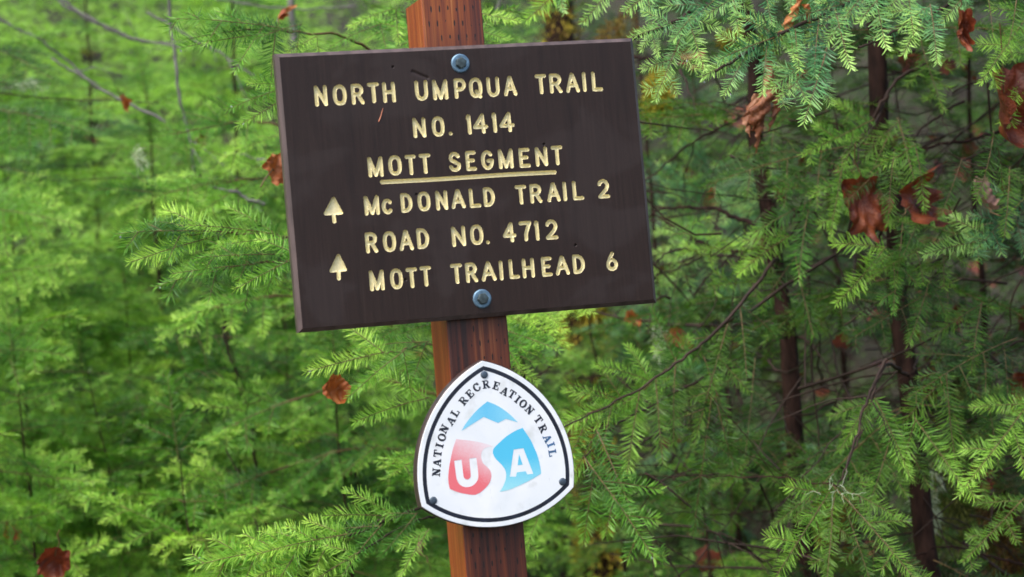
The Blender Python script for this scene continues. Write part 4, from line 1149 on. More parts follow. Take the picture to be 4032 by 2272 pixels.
RIGHT = [
 ((1665, 790), (1650, 600), 6.2, 1.2, .013, 'thin dark fir stem just behind the right edge of the board', ('long_d', 'mid_d', 'small_d')),
 ((1560, 1300), (1500, 900), 5.6, .4, .010, 'light green fir right of the post in front of the mossy trunk', ('mid', 'mid', 'small')),
 ((1800, 700), (1760, 360), 5.9, .2, .014, 'pale blue green fir in the gap between the board and the slim dark trunk', ('mid_b', 'mid_b', 'small_b')),
 ((2120, 900), (2080, 400), 6.4, .8, .018, 'fir between the two dark trunks on the right', ('long_d', 'mid_d', 'small_d')),
 ((2480, 900), (2440, 300), 5.6, .8, .018, 'shaded fir behind the large dead leaves at the right edge', ('long_d', 'mid_d', 'small_d')),
 ((1780, 1350), (1740, 1080), 5.4, .3, .010, 'young fir at the bottom right of centre under drooping shoots', ('mid', 'mid', 'small')),
 ((2500, 1400), (2460, 1050), 5.2, .3, .012, 'young fir in the bottom right corner', ('long_d', 'mid_d', 'small_d')),
 ((2750, 900), (2700, 300), 5.0, .8, .018, 'fir half out of the picture at its right edge', ('long_d', 'mid_d', 'small_d')),
 ((1330, 1100), (1290, 700), 7.6, 1.0, .016, 'green fir far behind the post and right of it', ('long', 'mid', 'small')),
]
for q, (pa, pb, D, up, r, lab, kk) in enumerate(RIGHT):
    rr9 = fir(span(pa, pb, D, up=up), r, lab, 80+q, kinds=kk, dens=.5, maxl=.5, group='firs right of the sign', zmin=.25, spread=.45, elev=(30, -18))
    if q == 2: r9, t9 = rr9

placed(r9, [((1780, 480), (1640, 450), 5.3, 5.1, 'b', .6), ((1790, 520), (1650, 560), 5.3, 5.1, 'b', .65), ((1780, 560), (1700, 680), 5.3, 5.1, 'b', .7), ((1790, 440), (1880, 380), 5.3, 5.1, 'b', .6),
            ((1790, 500), (1890, 540), 5.3, 5.1, 'b', .65), ((1785, 580), (1870, 660), 5.3, 5.1, 'b', .7), ((1780, 420), (1690, 360), 5.3, 5.2, 'b', .6), ((1790, 620), (1650, 720), 5.3, 5.1, 'b', .65),
            ((1790, 660), (1850, 760), 5.3, 5.1, 'b', .7), ((1775, 400), (1660, 300), 5.4, 5.2, 'b', .6)], 37)

# ------------------------------------------------------------------ the thicket behind: one mass of coarse sprays
def coarse_spray(rng):
    L = .6; parts, tint = [], []
    main = shoot_pts((0, 0, 0), (1, 0, .1), L, rng, .3, 6, .02)
    sh = [main]
    s = .08; sg = 1
    while s < L*.95:
        k = min(4, int(s/L*5)); p = main[k]+(main[k+1]-main[k])*(s/L*5-k)
        sh.append(shoot_pts(p, (.6, sg*.8, rng.normal(-.1, .1)), (L-s)*.55*rng.uniform(.7, 1.1)+.03, rng, .2, 4, .03))
        s += .045; sg *= -1
    for P in sh:
        V, Fq, t = needles(P, .029, .0080, .0195, 60, rng, .3, .75, False)
        parts.append((V, Fq)); tint.append(t)
    V, Fq = join(parts)
    return V, Fq, np.concatenate(tint)


rng = np.random.default_rng(5)
sprays = [coarse_spray(rng) for _ in range(5)]
VV, FF, TT, nv = [], [], [], 0
V2, F2, T2, nv2 = [], [], [], 0
spots = []
for q in range(560):
    D = rng.uniform(7.0, 13) if q < 230 else rng.uniform(12, 17) if q < 330 else rng.uniform(4.6, 16)
    lat = rng.uniform(-.36, .36)*D if q < 330 else rng.choice([-1, 1])*rng.uniform(.34, 1.1)*D
    p = CAM+D*FW+lat*RT
    g = hill(p[0], p[1]); hgt = rng.uniform(.6, 2.6) if D < 12 else rng.uniform(1.4, 2.8)
    spots.append((p[0], p[1], g, hgt))
for (x, y, g, hgt) in spots:
    nb = int(4+hgt*3.2)
    for w in range(nb):
        zr = rng.uniform(.1, 1); a_ = rng.uniform(0, 2*math.pi); e = rad(30*zr-12+rng.normal(0, 8))
        dv = np.array([math.cos(a_)*math.cos(e), math.sin(a_)*math.cos(e), math.sin(e)])
        V, Fq, t = sprays[rng.integers(5)]
        sc_ = (.5+.7*(1-zr))*rng.uniform(.8, 1.3)
        M = np.array(frame((x, y, g+zr*hgt), dv, (rng.normal(0, .3), rng.normal(-.3, .3), 1), sc_))
        Vw = V@M[:3, :3].T+M[:3, 3]
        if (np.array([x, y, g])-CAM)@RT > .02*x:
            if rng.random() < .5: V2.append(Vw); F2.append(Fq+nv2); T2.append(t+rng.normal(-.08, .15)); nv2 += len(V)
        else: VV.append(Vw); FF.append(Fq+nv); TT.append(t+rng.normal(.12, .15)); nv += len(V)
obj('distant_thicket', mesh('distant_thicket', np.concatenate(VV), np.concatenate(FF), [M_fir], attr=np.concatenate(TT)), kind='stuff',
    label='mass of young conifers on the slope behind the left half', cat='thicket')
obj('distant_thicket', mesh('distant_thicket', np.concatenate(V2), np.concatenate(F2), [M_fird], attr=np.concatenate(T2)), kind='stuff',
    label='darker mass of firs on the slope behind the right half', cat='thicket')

# ground cover on the slope: small leaves in clumps
nl_ = 90000
rng = np.random.default_rng(9)
nc = 1800
D = rng.uniform(4.5, 14, nc); cpt = CAM[None]+D[:, None]*FW+(np.where(rng.random(nc) < .55, rng.uniform(-.42, .42, nc), rng.uniform(-1.1, 1.1, nc))*D)[:, None]*RT
ci = rng.integers(0, nc, nl_)
px = cpt[ci, 0]+rng.normal(0, .16, nl_); py = cpt[ci, 1]+rng.normal(0, .16, nl_)
pz = hill(px, py)+np.abs(rng.normal(0, .16, nl_))
d1 = rng.normal(0, 1, (nl_, 3)); d1 /= np.linalg.norm(d1, axis=1)[:, None]
d2 = np.cross(d1, rng.normal(0, 1, (nl_, 3))); d2 /= np.linalg.norm(d2, axis=1)[:, None]
sz = rng.uniform(.012, .036, nl_)[:, None]
c0 = np.stack([px, py, pz], -1)
V = np.stack([c0, c0+d1*sz*.5+d2*sz*.32, c0+d1*sz, c0+d1*sz*.5-d2*sz*.32], 1).reshape(-1, 3)
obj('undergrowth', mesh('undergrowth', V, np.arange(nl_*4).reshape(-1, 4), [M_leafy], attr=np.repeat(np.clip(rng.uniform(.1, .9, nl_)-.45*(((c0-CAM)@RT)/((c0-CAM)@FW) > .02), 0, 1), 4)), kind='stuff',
    label='low leafy ground cover and moss on the slope', cat='ground cover')


# ------------------------------------------------------------------ moss, lichen, ferns
def tuft(rng, rx, ry, rz, n, ln, w, droop=0.):
    c = rng.normal(0, 1, (n, 3)); c /= np.linalg.norm(c, axis=1)[:, None]
    p = c*rng.uniform(.5, 1, (n, 1))*[rx, ry, rz]
    d = c+rng.normal(0, .5, (n, 3)); d[:, 2] -= droop; d /= np.linalg.norm(d, axis=1)[:, None]
    s = np.cross(d, rng.normal(0, 1, (n, 3))); s /= np.linalg.norm(s, axis=1)[:, None]
    L = ln*rng.uniform(.5, 1.2, (n, 1))
    V = np.stack([p, p+d*L*.5+s*w, p+d*L, p+d*L*.5-s*w], 1).reshape(-1, 3)
    return V, np.arange(4*n).reshape(-1, 4), np.repeat(rng.uniform(0, 1, n), 4)


def tuft_thing(name, p, D, size, n, ln, w, mat, label, cat, seed, droop=0., group=None):
    rng = np.random.default_rng(seed)
    parts = []; tt = []
    for q in range(5):
        V, Fq, t = tuft(rng, size[0]*.6, size[1]*.6, size[2]*.6, n//5, ln, w, droop)
        parts.append((V+rng.normal(0, .45, 3)*size, Fq)); tt.append(t)
    V, Fq = join(parts)
    return obj(name, mesh(name, V, Fq, [mat], attr=np.concatenate(tt)), loc=at(*p, D), label=label, cat=cat, group=group)


# mossy tree behind, right of the post
lo, hi_ = at(1475, 1100, 6.9), at(1425, -40, 6.9)
g0 = hill(lo[0], lo[1])
root = obj('mossy_tree', None, loc=(lo[0], lo[1], g0), label='mossy old trunk behind the sign seen right of the post and above the board', cat='tree')
tp = bend((lo[0]+.02, lo[1], g0-.2), hi_+[-.02, 0, 1.4], wob=.012, n=16)
trunk_obj(root, tp, np.linspace(.058, .040, 16), k=12)
rng = np.random.default_rng(3)
for mt, cnt, nm in ((M_moss, 150, 'yellow_moss'), (M_mossb, 90, 'brown_moss')):
    parts, tt = [], []
    for q in range(cnt):
        k = rng.uniform(1, 14.9); p = tp[int(k)]+(tp[min(15, int(k)+1)]-tp[int(k)])*(k % 1)
        a_ = rng.uniform(0, 2*math.pi)
        V, Fq, t = tuft(rng, .042, .042, .07, 90, .03, .0032, .3)
        parts.append((V+p+np.array([math.cos(a_), math.sin(a_), 0])*.046-np.array(root.location), Fq)); tt.append(t)
    V, Fq = join(parts)
    obj(nm, mesh(nm, V, Fq, [mt], attr=np.concatenate(tt)), parent=root, kind='stuff')

tuft_thing('moss_clump', (1645, 205), 4.9, np.array((.036, .03, .07)), 1800, .018, .0018, M_moss, 'yellow moss clump on a twig just right of the board top corner', 'moss', 1)
tuft_thing('moss_clump', (1850, 118), 4.7, np.array((.06, .03, .028)), 1500, .018, .0018, M_moss, 'yellow moss pad under the blue green fir shoots at the top right', 'moss', 2)
tuft_thing('moss_clump', (1545, 75), 5.8, np.array((.05, .04, .07)), 900, .02, .002, M_mossb, 'brownish moss hanging above the right part of the board', 'moss', 3)
tuft_thing('lichen_tuft', (348, 392), 5.0, np.array((.012, .010, .020)), 200, .014, .0010, M_lich, 'pale lichen tuft on a twig left of the board below a brown leaf', 'lichen', 4, .5)
tuft_thing('lichen_tuft', (60, 215), 5.3, np.array((.05, .02, .010)), 200, .014, .0010, M_lich, 'pale lichen spread along a dead branch in the upper left', 'lichen', 5, .5)
def strand_thing(p, D, n, L, seed, label, droop):
    rng = np.random.default_rng(seed); parts = []
    for q in range(n):
        c_ = rng.normal(0, 1, 3)*[.016, .008, .006]; d_ = rng.normal(0, 1, 3); d_[2] -= droop; d_ /= np.linalg.norm(d_)
        P_ = [c_]
        for w in range(7):
            d_ = d_+rng.normal(0, .45, 3)+[0, 0, -.12]; d_ /= np.linalg.norm(d_); P_.append(P_[-1]+d_*L/7)
        parts.append(tube(P_, np.linspace(.0009, .0004, 8), 3))
    V, Fq = join(parts)
    return obj('lichen_tuft', mesh('lichen_tuft', V, Fq, [M_lich], attr=np.full(len(V), .6)), loc=at(*p, D), label=label, cat='lichen')


strand_thing((2112, 1232), 3.86, 13, .034, 6, 'pale stringy lichen where several fir shoots fan out at the lower right', .2)
0 and tuft_thing('lichen_tuft', (2110, 1228), 3.86, np.array((.024, .010, .012)), 110, .030, .0009, M_lich, 'pale stringy lichen where several fir shoots fan out at the lower right', 'lichen', 6, .3)
tuft_thing('lichen_tuft', (2330, 1290), 4.6, np.array((.03, .02, .10)), 420, .035, .0012, M_lich, 'hanging greenish lichen right of the dark trunk near the bottom', 'lichen', 7, 1.2)
tuft_thing('lichen_tuft', (1660, 860), 5.2, np.array((.01, .01, .06)), 160, .03, .001, M_lich, 'lichen strands hanging under the right corner of the board', 'lichen', 8, 1.2)
tuft_thing('moss_clump', (2340, 985), 4.9, np.array((.02, .02, .07)), 500, .025, .0015, M_mossb, 'brown moss hanging right of the rightmost dark trunk', 'moss', 9, .8)


def frond(rng, L):
    n = 30; P = []; d = np.array([1., 0, .9]); d /= np.linalg.norm(d); p = np.zeros(3)
    for q in range(n):
        P.append(p.copy()); p = p+d*L/n; d = d+np.array([0, 0, -.075]); d /= np.linalg.norm(d)
    P = np.array(P)
    V, Fq = [], []; tt = []
    for q in range(3, n):
        T = P[q]-P[q-1]; T /= np.linalg.norm(T)
        for sg in (-1, 1):
            ln = .085*L/.6*math.sin(min(1, (q/n)*1.05+.12)*math.pi)**.7*(1.0 if q < n-3 else .5)+.008
            B = np.array([.25*T[0], sg, .25*T[2]-.25]); B /= np.linalg.norm(B)
            k = len(V); w = L/n*.42
            V += [P[q]-T*w*.5, P[q]+T*w, P[q]+B*ln+T*w*.7, P[q]+B*ln*.6-T*w*.6]
            Fq.append([k, k+1, k+2, k+3]); tt += [.3+.5*q/n+rng.normal(0, .1)]*4
    return np.array(V), np.array(Fq), np.array(tt), P


frng = np.random.default_rng(21)
fr = []
for q in range(3):
    V, Fq, tt, P = frond(frng, .62)
    fr.append((mesh('frond', V, Fq, [M_fern], attr=tt), mesh('rachis', *tube(P, np.linspace(.004, .0012, len(P)), 4), [M_twig])))


def fern(p, D, lab, seed, nf=13, sc_=1.):
    rng = np.random.default_rng(seed)
    q = at(*p, D); g = float(q[2])
    root = obj('sword_fern', None, loc=(q[0], q[1], g), label=lab, cat='fern', group='ferns on the slope')
    for w in range(nf):
        a_ = 2*math.pi*w/nf+rng.normal(0, .2); s = sc_*rng.uniform(.8, 1.15)
        f, rc = fr[rng.integers(3)]
        o = obj('frond', f, parent=root); o.rotation_euler = (0, rng.normal(0, .15), a_); o.scale = (s, s, s)
        obj('rachis', rc, parent=o)


def ground_hit(px, py):
    for D in np.arange(5, 30, .1):
        p = at(px, py, D)
        if p[2] < hill(p[0], p[1]): return D
    return 20.


for lab, pp in (('dark sword fern at the left edge above mid height', (60, 430)), ('sword fern in the upper left behind the dark fern at the edge', (190, 330)),
                ('sword fern showing pale fronds between the board and the slim dark trunk', (1770, 520)), ('sword fern low behind the drooping shoots on the right', (1850, 1180)),
                ('sword fern behind the thin stem right of the board corner', (1560, 830))):
    fern(pp, min(ground_hit(pp[0], pp[1]+90), 9.5), lab, int(pp[0]), sc_=1.15)

# ------------------------------------------------------------------ dead sticks and bare twigs
def stick(name, pts, D, r0, r1, mat, label, seed, wob=.006, subs=0, cat='branch', group=None):
    rng = np.random.default_rng(seed)
    Ds = np.linspace(D[0], D[1], len(pts)) if isinstance(D, tuple) else [D]*len(pts)
    K = np.array([at(*p, d) for p, d in zip(pts, Ds)])
    base = K[0].copy()
    s = np.linspace(0, len(K)-1, 8*len(K))
    P = np.stack([np.interp(s, range(len(K)), K[:, c]) for c in range(3)], -1)
    for _ in range(4): P[1:-1] = (P[:-2]+P[1:-1]*2+P[2:])/4
    w = np.cumsum(rng.normal(0, wob/3, P.shape), 0); t = np.linspace(0, 1, len(P))[:, None]; w -= w[-1]*t
    P = P+w
    parts = [tube(P-base, np.linspace(r0, r1, len(P)), 6)]
    for q in range(subs):
        k = rng.integers(len(P)//5, len(P)-2); T = P[k+1]-P[k]; T /= np.linalg.norm(T)
        sd = rng.normal(0, 1, 3); sd -= T*(sd@T); sd /= np.linalg.norm(sd)
        L = rng.uniform(.08, .28); e = P[k]+(T*.6+sd*.7)*L
        parts.append(tube(bend(P[k], e, sag=-.01, wob=.004, n=7, rng=rng)-base, np.linspace(r0*.45, .0005, 7), 5))
    V, Fq = join(parts)
    return obj(name, mesh(name, V, Fq, [mat], smooth=True), loc=base, label=label, cat=cat, group=group)


G1 = 'grey dead branches in the upper left'
stick('dead_branch', [(455, 120), (330, 100), (230, 55), (150, -10), (60, -90)], 6.0, .0035, .006, M_barkg, 'grey curved dead branch sweeping into the top left corner', 1, group=G1)
stick('dead_branch', [(470, 105), (360, 110), (250, 70), (170, 20), (120, -40)], 6.1, .0025, .005, M_barkg, 'second grey curved branch just under the longest one at the top left', 2, group=G1, subs=2)
stick('dead_branch', [(-20, 40), (90, 100), (210, 190), (260, 230)], 5.8, .005, .0025, M_barkg, 'grey dead branch slanting down from the left edge near the top', 3, group=G1, subs=1)
stick('dead_branch', [(130, 150), (260, 230), (415, 308)], 5.6, .003, .005, M_barkg, 'straight grey broken branch pointing at the small hanging leaf', 4, group=G1, subs=1)
stick('dead_stick', [(415, -60), (440, 160), (465, 300), (490, 440)], 5.6, .0055, .0035, M_barkg, 'pale upright dead stick between the left edge and the board', 5, subs=2, cat='stick')
stick('dead_branch', [(-10, 230), (200, 245), (400, 260)], 5.4, .0025, .0012, M_barkb, 'thin dark bare twig level with the small hanging leaf', 6, group=G1)
stick('dead_branch', [(370, 30), (480, 90), (560, 130), (640, 190)], 5.9, .004, .003, M_barkg, 'grey stick running behind the yellow green shoots left of the post top', 7, group=G1, subs=2)
stick('dead_branch', [(530, 465), (600, 490), (665, 515)], 5.0, .0035, .005, M_barkg, 'short grey broken branch at the left edge of the board', 8, group=G1)
stick('dead_branch', [(560, 380), (640, 400), (720, 420)], 5.2, .003, .004, M_barkg, 'grey twig above the broken one by the board left edge', 9, group=G1, subs=1)
stick('dead_stick', [(735, -40), (738, 30), (742, 130)], 6.8, .012, .012, M_barkg, 'pale grey stem between the post top and the yellow green shoots', 10, cat='stick')
stick('dead_branch', [(540, 0), (640, 5), (760, 20), (900, 15)], 6.3, .003, .003, M_barkg, 'thin grey branch along the top edge left of the post', 11, group=G1)
stick('dead_stick', [(1262, -20), (1250, 40), (1240, 75)], 5.8, .003, .003, M_barkg, 'small pale twig right beside the post top', 12, cat='stick')
G2 = 'bare dark branches on the right'
BR = [
 ([(1900, 570), (1790, 515), (1640, 520)], (4.7, 5.0), .006, 'dark bare branch joining the slim trunk level with the board lower half', 1),
 ([(1995, 260), (1900, 290), (1760, 350), (1620, 455)], (4.6, 4.9), .0045, 'dark bare branch rising from the board edge to the hanging torn leaf', 2),
 ([(1940, 200), (1820, 260), (1700, 320), (1610, 350)], (4.7, 5.0), .003, 'thin bare branch above it near the top of the board edge', 1),
 ([(1905, 625), (1780, 620), (1640, 530)], (4.7, 4.9), .005, 'dark curved branch touching the board right edge at mid height', 2),
 ([(1910, 640), (1760, 650), (1650, 695)], (4.8, 5.1), .004, 'dark branch sloping to the board lower right corner', 2),
 ([(1960, 820), (1700, 815), (1500, 785)], (4.7, 5.2), .006, 'dark branch just under the lower right corner of the board', 1),
 ([(1590, 140), (1680, 150), (1880, 140)], (5.0, 4.7), .005, 'dark branch between the board top corner and the moss pad', 1),
 ([(2230, 240), (2180, 310), (2080, 420), (1990, 590)], (4.25, 4.3), .004, 'curved grey brown branch crossing between the two dark trunks', 3),
 ([(2420, 260), (2300, 340), (2240, 400)], (4.4, 4.3), .0035, 'dark twig crossing the rightmost trunk near the top', 2),
 ([(2576, 300), (2460, 350), (2300, 390), (2200, 440)], (4.6, 4.4), .005, 'wet shiny twigs above the big dead leaves at the right', 4),
 ([(2576, 330), (2450, 400), (2330, 440)], (4.5, 4.5), .004, 'second wet twig just below the shiny ones at the right', 4),
 ([(2230, 905), (2190, 1010), (2150, 1130), (2110, 1225)], (4.0, 3.88), .0035, 'grey brown twig rising from the pale stringy lichen', 2),
 ([(2110, 1222), (1950, 1205), (1800, 1195), (1600, 1195)], (3.88, 4.0), .0016, 'long thin reddish twig running left from the stringy lichen', 5),
 ([(1620, 1190), (1740, 1280), (1850, 1370), (1960, 1440)], (4.2, 4.1), .0024, 'thin black twig slanting down to the bottom edge on the right', 4),
 ([(2260, 930), (2100, 1090), (1980, 1260), (1930, 1300)], (4.1, 4.0), .0016, 'thin brown twig slanting behind the grey brown one', 3),
 ([(1330, 960), (1400, 900), (1380, 800), (1430, 720)], (5.2, 5.4), .003, 'thin dark twig close right of the post below the board', 1),
 ([(2576, 860), (2420, 930), (2290, 950)], (4.4, 4.3), .003, 'dark twig reaching in from the right edge below mid height', 2),
 ([(1840, 1190), (1700, 1180), (1560, 1260)], (4.6, 4.6), .003, 'bare grey twig low behind the drooping shoots', 3),
 ([(2576, 1420), (2400, 1370), (2150, 1440)], (4.4, 4.3), .003, 'dark twig along the bottom right corner', 3),
 ([(1830, 1040), (1690, 1070), (1480, 1170)], (4.8, 4.9), .004, 'pair of dark bare sticks left of the slim trunk foot', 2),
 ([(2000, 700), (2110, 640), (2260, 560), (2350, 500)], (4.5, 4.4), .003, 'thin dark twig running up to the red brown leaves', 3),
]
for q, (pts, D, r, lab, sb) in enumerate(BR):
    stick('bare_branch', pts, D, r, max(.0008, r*.45), M_barkb if q % 3 else M_bark, lab, 100+q, subs=sb, group=G2)
G3 = 'bare dark twigs on the left'
for q, (pts, D, r, lab, sb) in enumerate([
 ([(690, 1390), (640, 1300), (590, 1180), (560, 1100)], (4.9, 5.0), .0022, 'thin forked brown twig near the bottom left of the post', 3),
 ([(1000, 1290), (860, 1345), (720, 1420)], (4.0, 4.0), .0022, 'dark bare twig under the marker running down to the left', 2),
 ([(560, 820), (590, 930), (625, 1060)], (5.2, 5.2), .004, 'bare dark stem piece beside the leaning young fir', 1),
 ([(0, 450), (300, 450), (620, 452)], (5.6, 5.4), .0018, 'long level thin twig across the left at board height', 1),
 ([(450, 450), (560, 450), (690, 455)], (5.2, 5.2), .002, 'short dark twig continuing toward the board left edge', 1)]):
    stick('bare_branch', pts, D, r, max(.0008, r*.5), M_barkb, lab, 140+q, subs=sb, group=G3)


# ------------------------------------------------------------------ dead maple leaves
def maple(seed, size, fold=.6, curl=.5, soft=0.):
    rng = np.random.default_rng(seed)
    lob = [(-90, .34), (-62, .30), (-40, .66), (-20, .50), (5, .84), (20, .76), (34, .60), (54, .82), (72, .68), (90, .98), (108, .66), (124, .84), (146, .60), (164, .78), (176, .84), (198, .48), (220, .62), (242, .28)]
    th = np.array([a for a, _ in lob]+[270.]); rr2 = np.array([r for _, r in lob]+[.30])
    A = np.linspace(-90, 270, 97)[:-1]
    Rr = np.interp(A, th, rr2)*(1+.07*np.sin(A*.21+seed))
    Rr = Rr*(1-soft)+.78*soft
    nr = 7
    V = [(0, 0, 0)]
    ph = rng.uniform(0, 6, 4)
    for q in range(1, nr+1):
        t = q/nr
        for a_, r_ in zip(A, Rr):
            x, y = r_*t*math.cos(rad(a_))*size, r_*t*math.sin(rad(a_))*size
            V.append((x, y, 0))
    V = np.array(V); x, y = V[:, 0]/size, V[:, 1]/size
    r_ = np.hypot(x, y)
    z = .22*np.sin(5*x+ph[0])*r_+.20*np.sin(6*y+ph[1])*r_+.13*np.sin(11*x+7*y+ph[2])*r_+.07*np.sin(17*x-13*y+ph[3])*r_
    ang = fold*np.abs(x)*1.7
    X3 = np.sign(x)*np.where(ang > 1e-4, np.sin(ang)/(fold*1.7+1e-6), 0); Z3 = (1-np.cos(ang))/(fold*1.7+1e-6)+z
    c2 = curl*1.5; yy = y*c2
    Y4 = np.sin(yy)/c2; Z4 = Z3*np.cos(yy)+(1-np.cos(yy))/c2
    V = np.stack([X3, Y4, Z4], -1)*size
    n_ = len(A); Fl = [[0, 1+q, 1+(q+1) % n_] for q in range(n_)]
    Fl += [[1+r*n_+q, 1+(r+1)*n_+q, 1+(r+1)*n_+(q+1) % n_, 1+r*n_+(q+1) % n_] for r in range(nr-1) for q in range(n_)]
    return V, Fl


def dead_leaf(p, D, size, mat, rot, label, seed, fold=.8, curl=.7, stem=True, sx=1., soft=.25):
    root = obj('dead_leaf', None, loc=at(*p, D), label=label, cat='leaf', group='dead maple leaves caught in the branches')
    V, Fl = maple(seed, size, fold, curl, soft); V[:, 0] *= sx
    root.rotation_euler = tuple(rad(v) for v in rot)
    obj('blade', mesh('blade', V, Fl, [mat], smooth=True), parent=root)
    if stem:
        P = bend((0, -.02*size, 0), (.15*size, -1.1*size, .25*size), wob=.004, n=7, rng=np.random.default_rng(seed))
        obj('stalk', mesh('stalk', *tube(P, .0013, 5), [M_twig], smooth=True), parent=root)


dead_leaf((838, 985), 3.8, .042, M_leaf_o, (80, 20, 15), 'orange curled maple leaf left of the post below the board', 1, 1.0, .9, stem=False, soft=.7)
dead_leaf((690, 430), 4.0, .050, M_leaf_o, (75, 60, 10), 'orange brown leaf peeking out at the left edge of the board', 2, .9, .7)
dead_leaf((308, 255), 5.2, .036, M_leaf_o, (85, 160, 20), 'small brown leaf hanging from the grey dead branch at the upper left', 3, 1.5, .6, sx=.6)
dead_leaf((138, 1400), 4.1, .055, M_leaf_r, (70, 200, 0), 'dark red brown leaf in the bottom left corner', 4, 1.0, .9)
dead_leaf((20, 1345), 5.0, .04, M_leaf_o, (60, 20, 30), 'faint rusty leaf at the left edge near the bottom', 5, .8, .8)
def shrivelled(ribbons, D, mat, label, seed):
    """a dried up leaf hanging in crumpled strips: ribbons of photograph points (top .. bottom) with half widths"""
    rng = np.random.default_rng(seed)
    base = at(*ribbons[0][0][0], D)
    root = obj('dead_leaf', None, loc=base, label=label, cat='leaf', group='dead maple leaves caught in the branches')
    for pts, wd in ribbons:
        K = np.array([at(*p, D+rng.normal(0, .006)) for p in pts]); n = 26; m_ = 9
        t = np.linspace(0, len(K)-1, n); C_ = np.stack([np.interp(t, range(len(K)), K[:, c]) for c in range(3)], -1)
        W = np.interp(t, range(len(wd)), wd)*(1+.18*np.sin(np.arange(n)*1.3+seed))
        tw = rng.uniform(-.5, .5)+np.linspace(0, rng.uniform(-1.6, 1.6), n)
        V = []
        for i_ in range(n):
            for j_ in range(m_):
                v = (j_/(m_-1)-.5)*2; roll = 1.5
                x_ = math.sin(v*roll)/roll; y_ = (1-math.cos(v*roll))/roll+.22*math.sin(i_*.9+v*4+seed)+.10*math.sin(i_*2.1-v*7)
                a1 = R2*math.cos(tw[i_])-FW*math.sin(tw[i_]); a2 = R2*math.sin(tw[i_])+FW*math.cos(tw[i_])
                V.append(C_[i_]+W[i_]*(x_*a1+y_*a2)-base)
        F_ = [[i_*m_+j_, i_*m_+j_+1, (i_+1)*m_+j_+1, (i_+1)*m_+j_] for i_ in range(n-1) for j_ in range(m_-1)]
        obj('blade', mesh('blade', np.array(V), F_, [mat], smooth=True), parent=root)
    return root


shrivelled([([(1935, 150), (1940, 220), (1915, 280), (1905, 330)], [.006, .020, .026, .012]), ([(1905, 235), (1885, 300), (1888, 345)], [.012, .016, .003]),
            ([(1925, 260), (1915, 330), (1903, 385)], [.014, .012, .003]), ([(1960, 225), (1958, 280), (1935, 330)], [.014, .012, .004])],
           3.9, M_leaf_b, 'long torn shrivelled brown leaf hanging over the slim trunk', 6)
shrivelled([([(2015, -5), (1995, 50), (1960, 105)], [.006, .016, .010]), ([(2025, 10), (2035, 60)], [.010, .004])],
           3.72, M_leaf_o, 'rolled orange leaf among the blue green shoots near the top', 7)
dead_leaf((2165, 500), 3.99, .098, M_leaf_r, (85, 175, 8), 'large red brown leaf hanging left of the rightmost dark trunk', 8, .8, .6, sx=.75)
dead_leaf((2300, 505), 4.0, .095, M_leaf_r, (70, 80, 15), 'large red brown leaf right of the rightmost dark trunk beside its twin', 9, .7, .5, sx=.9)
dead_leaf((2525, 240), 3.78, .12, M_leaf_r, (80, 170, 10), 'big dark brown crumpled leaf at the right edge near the top', 10, 1.3, .7)
dead_leaf((2415, 60), 3.75, .060, M_leaf_r, (80, 175, 0), 'narrow dark red leaf hanging near the top right corner', 11, 1.8, .5, sx=.6)
dead_leaf((2470, 500), 4.0, .055, M_leaf_p, (50, 30, 20), 'pale pinkish crumpled leaf at the right below the big dark one', 12, .9, 1.0)
dead_leaf((2030, 1285), 4.6, .060, M_leaf_p, (40, 60, 30), 'pinkish leaf low on the right under the stringy lichen', 13, .6, .6)
dead_leaf((1655, 250), 5.0, .045, M_leaf_o, (60, 10, 10), 'brown leaf just right of the board top half below the moss', 14, .8, .7)
dead_leaf((2385, 800), 4.9, .055, M_leaf_r, (60, 100, 10), 'dull red leaf right of the rightmost trunk at mid height', 15, .9, .8)
dead_leaf((2560, 960), 4.7, .060, M_leaf_r, (70, 160, 0), 'dull red leaf at the right edge below mid height', 16, .9, .8)
dead_leaf((2190, 1110), 4.9, .045, M_leaf_r, (60, 20, 40), 'small rusty leaf between the two dark trunk feet', 17, .9, .8)
dead_leaf((1590, 812), 5.0, .035, M_leaf_o, (50, 10, 10), 'small rusty leaf under the right half of the board', 18, .9, .8)
dead_leaf((1050, 1380), 4.2, .030, M_leaf_p, (70, 10, 60), 'small brown leaf at the bottom beside the post', 19, 1.5, .8, sx=.6)
dead_leaf((700, 40), 4.6, .050, M_leaf_o, (75, 60, 40), 'thin rusty leaf above the yellow green shoots left of the post top', 20, 2.2, .5, sx=.4)
dead_leaf((2450, 1210), 4.6, .050, M_leaf_r, (60, 40, 10), 'dark reddish leaf low near the bottom right corner', 21, .9, .8)
dead_leaf((2010, 420), 4.9, .04, M_leaf_r, (60, 100, 10), 'small rusty leaf between the two dark trunks above mid height', 22, .9, .8)
dead_leaf((500, 355), 5.3, .028, M_leaf_r, (60, 100, 10), 'tiny rusty leaf by the pale upright dead stick', 23, .9, .8)

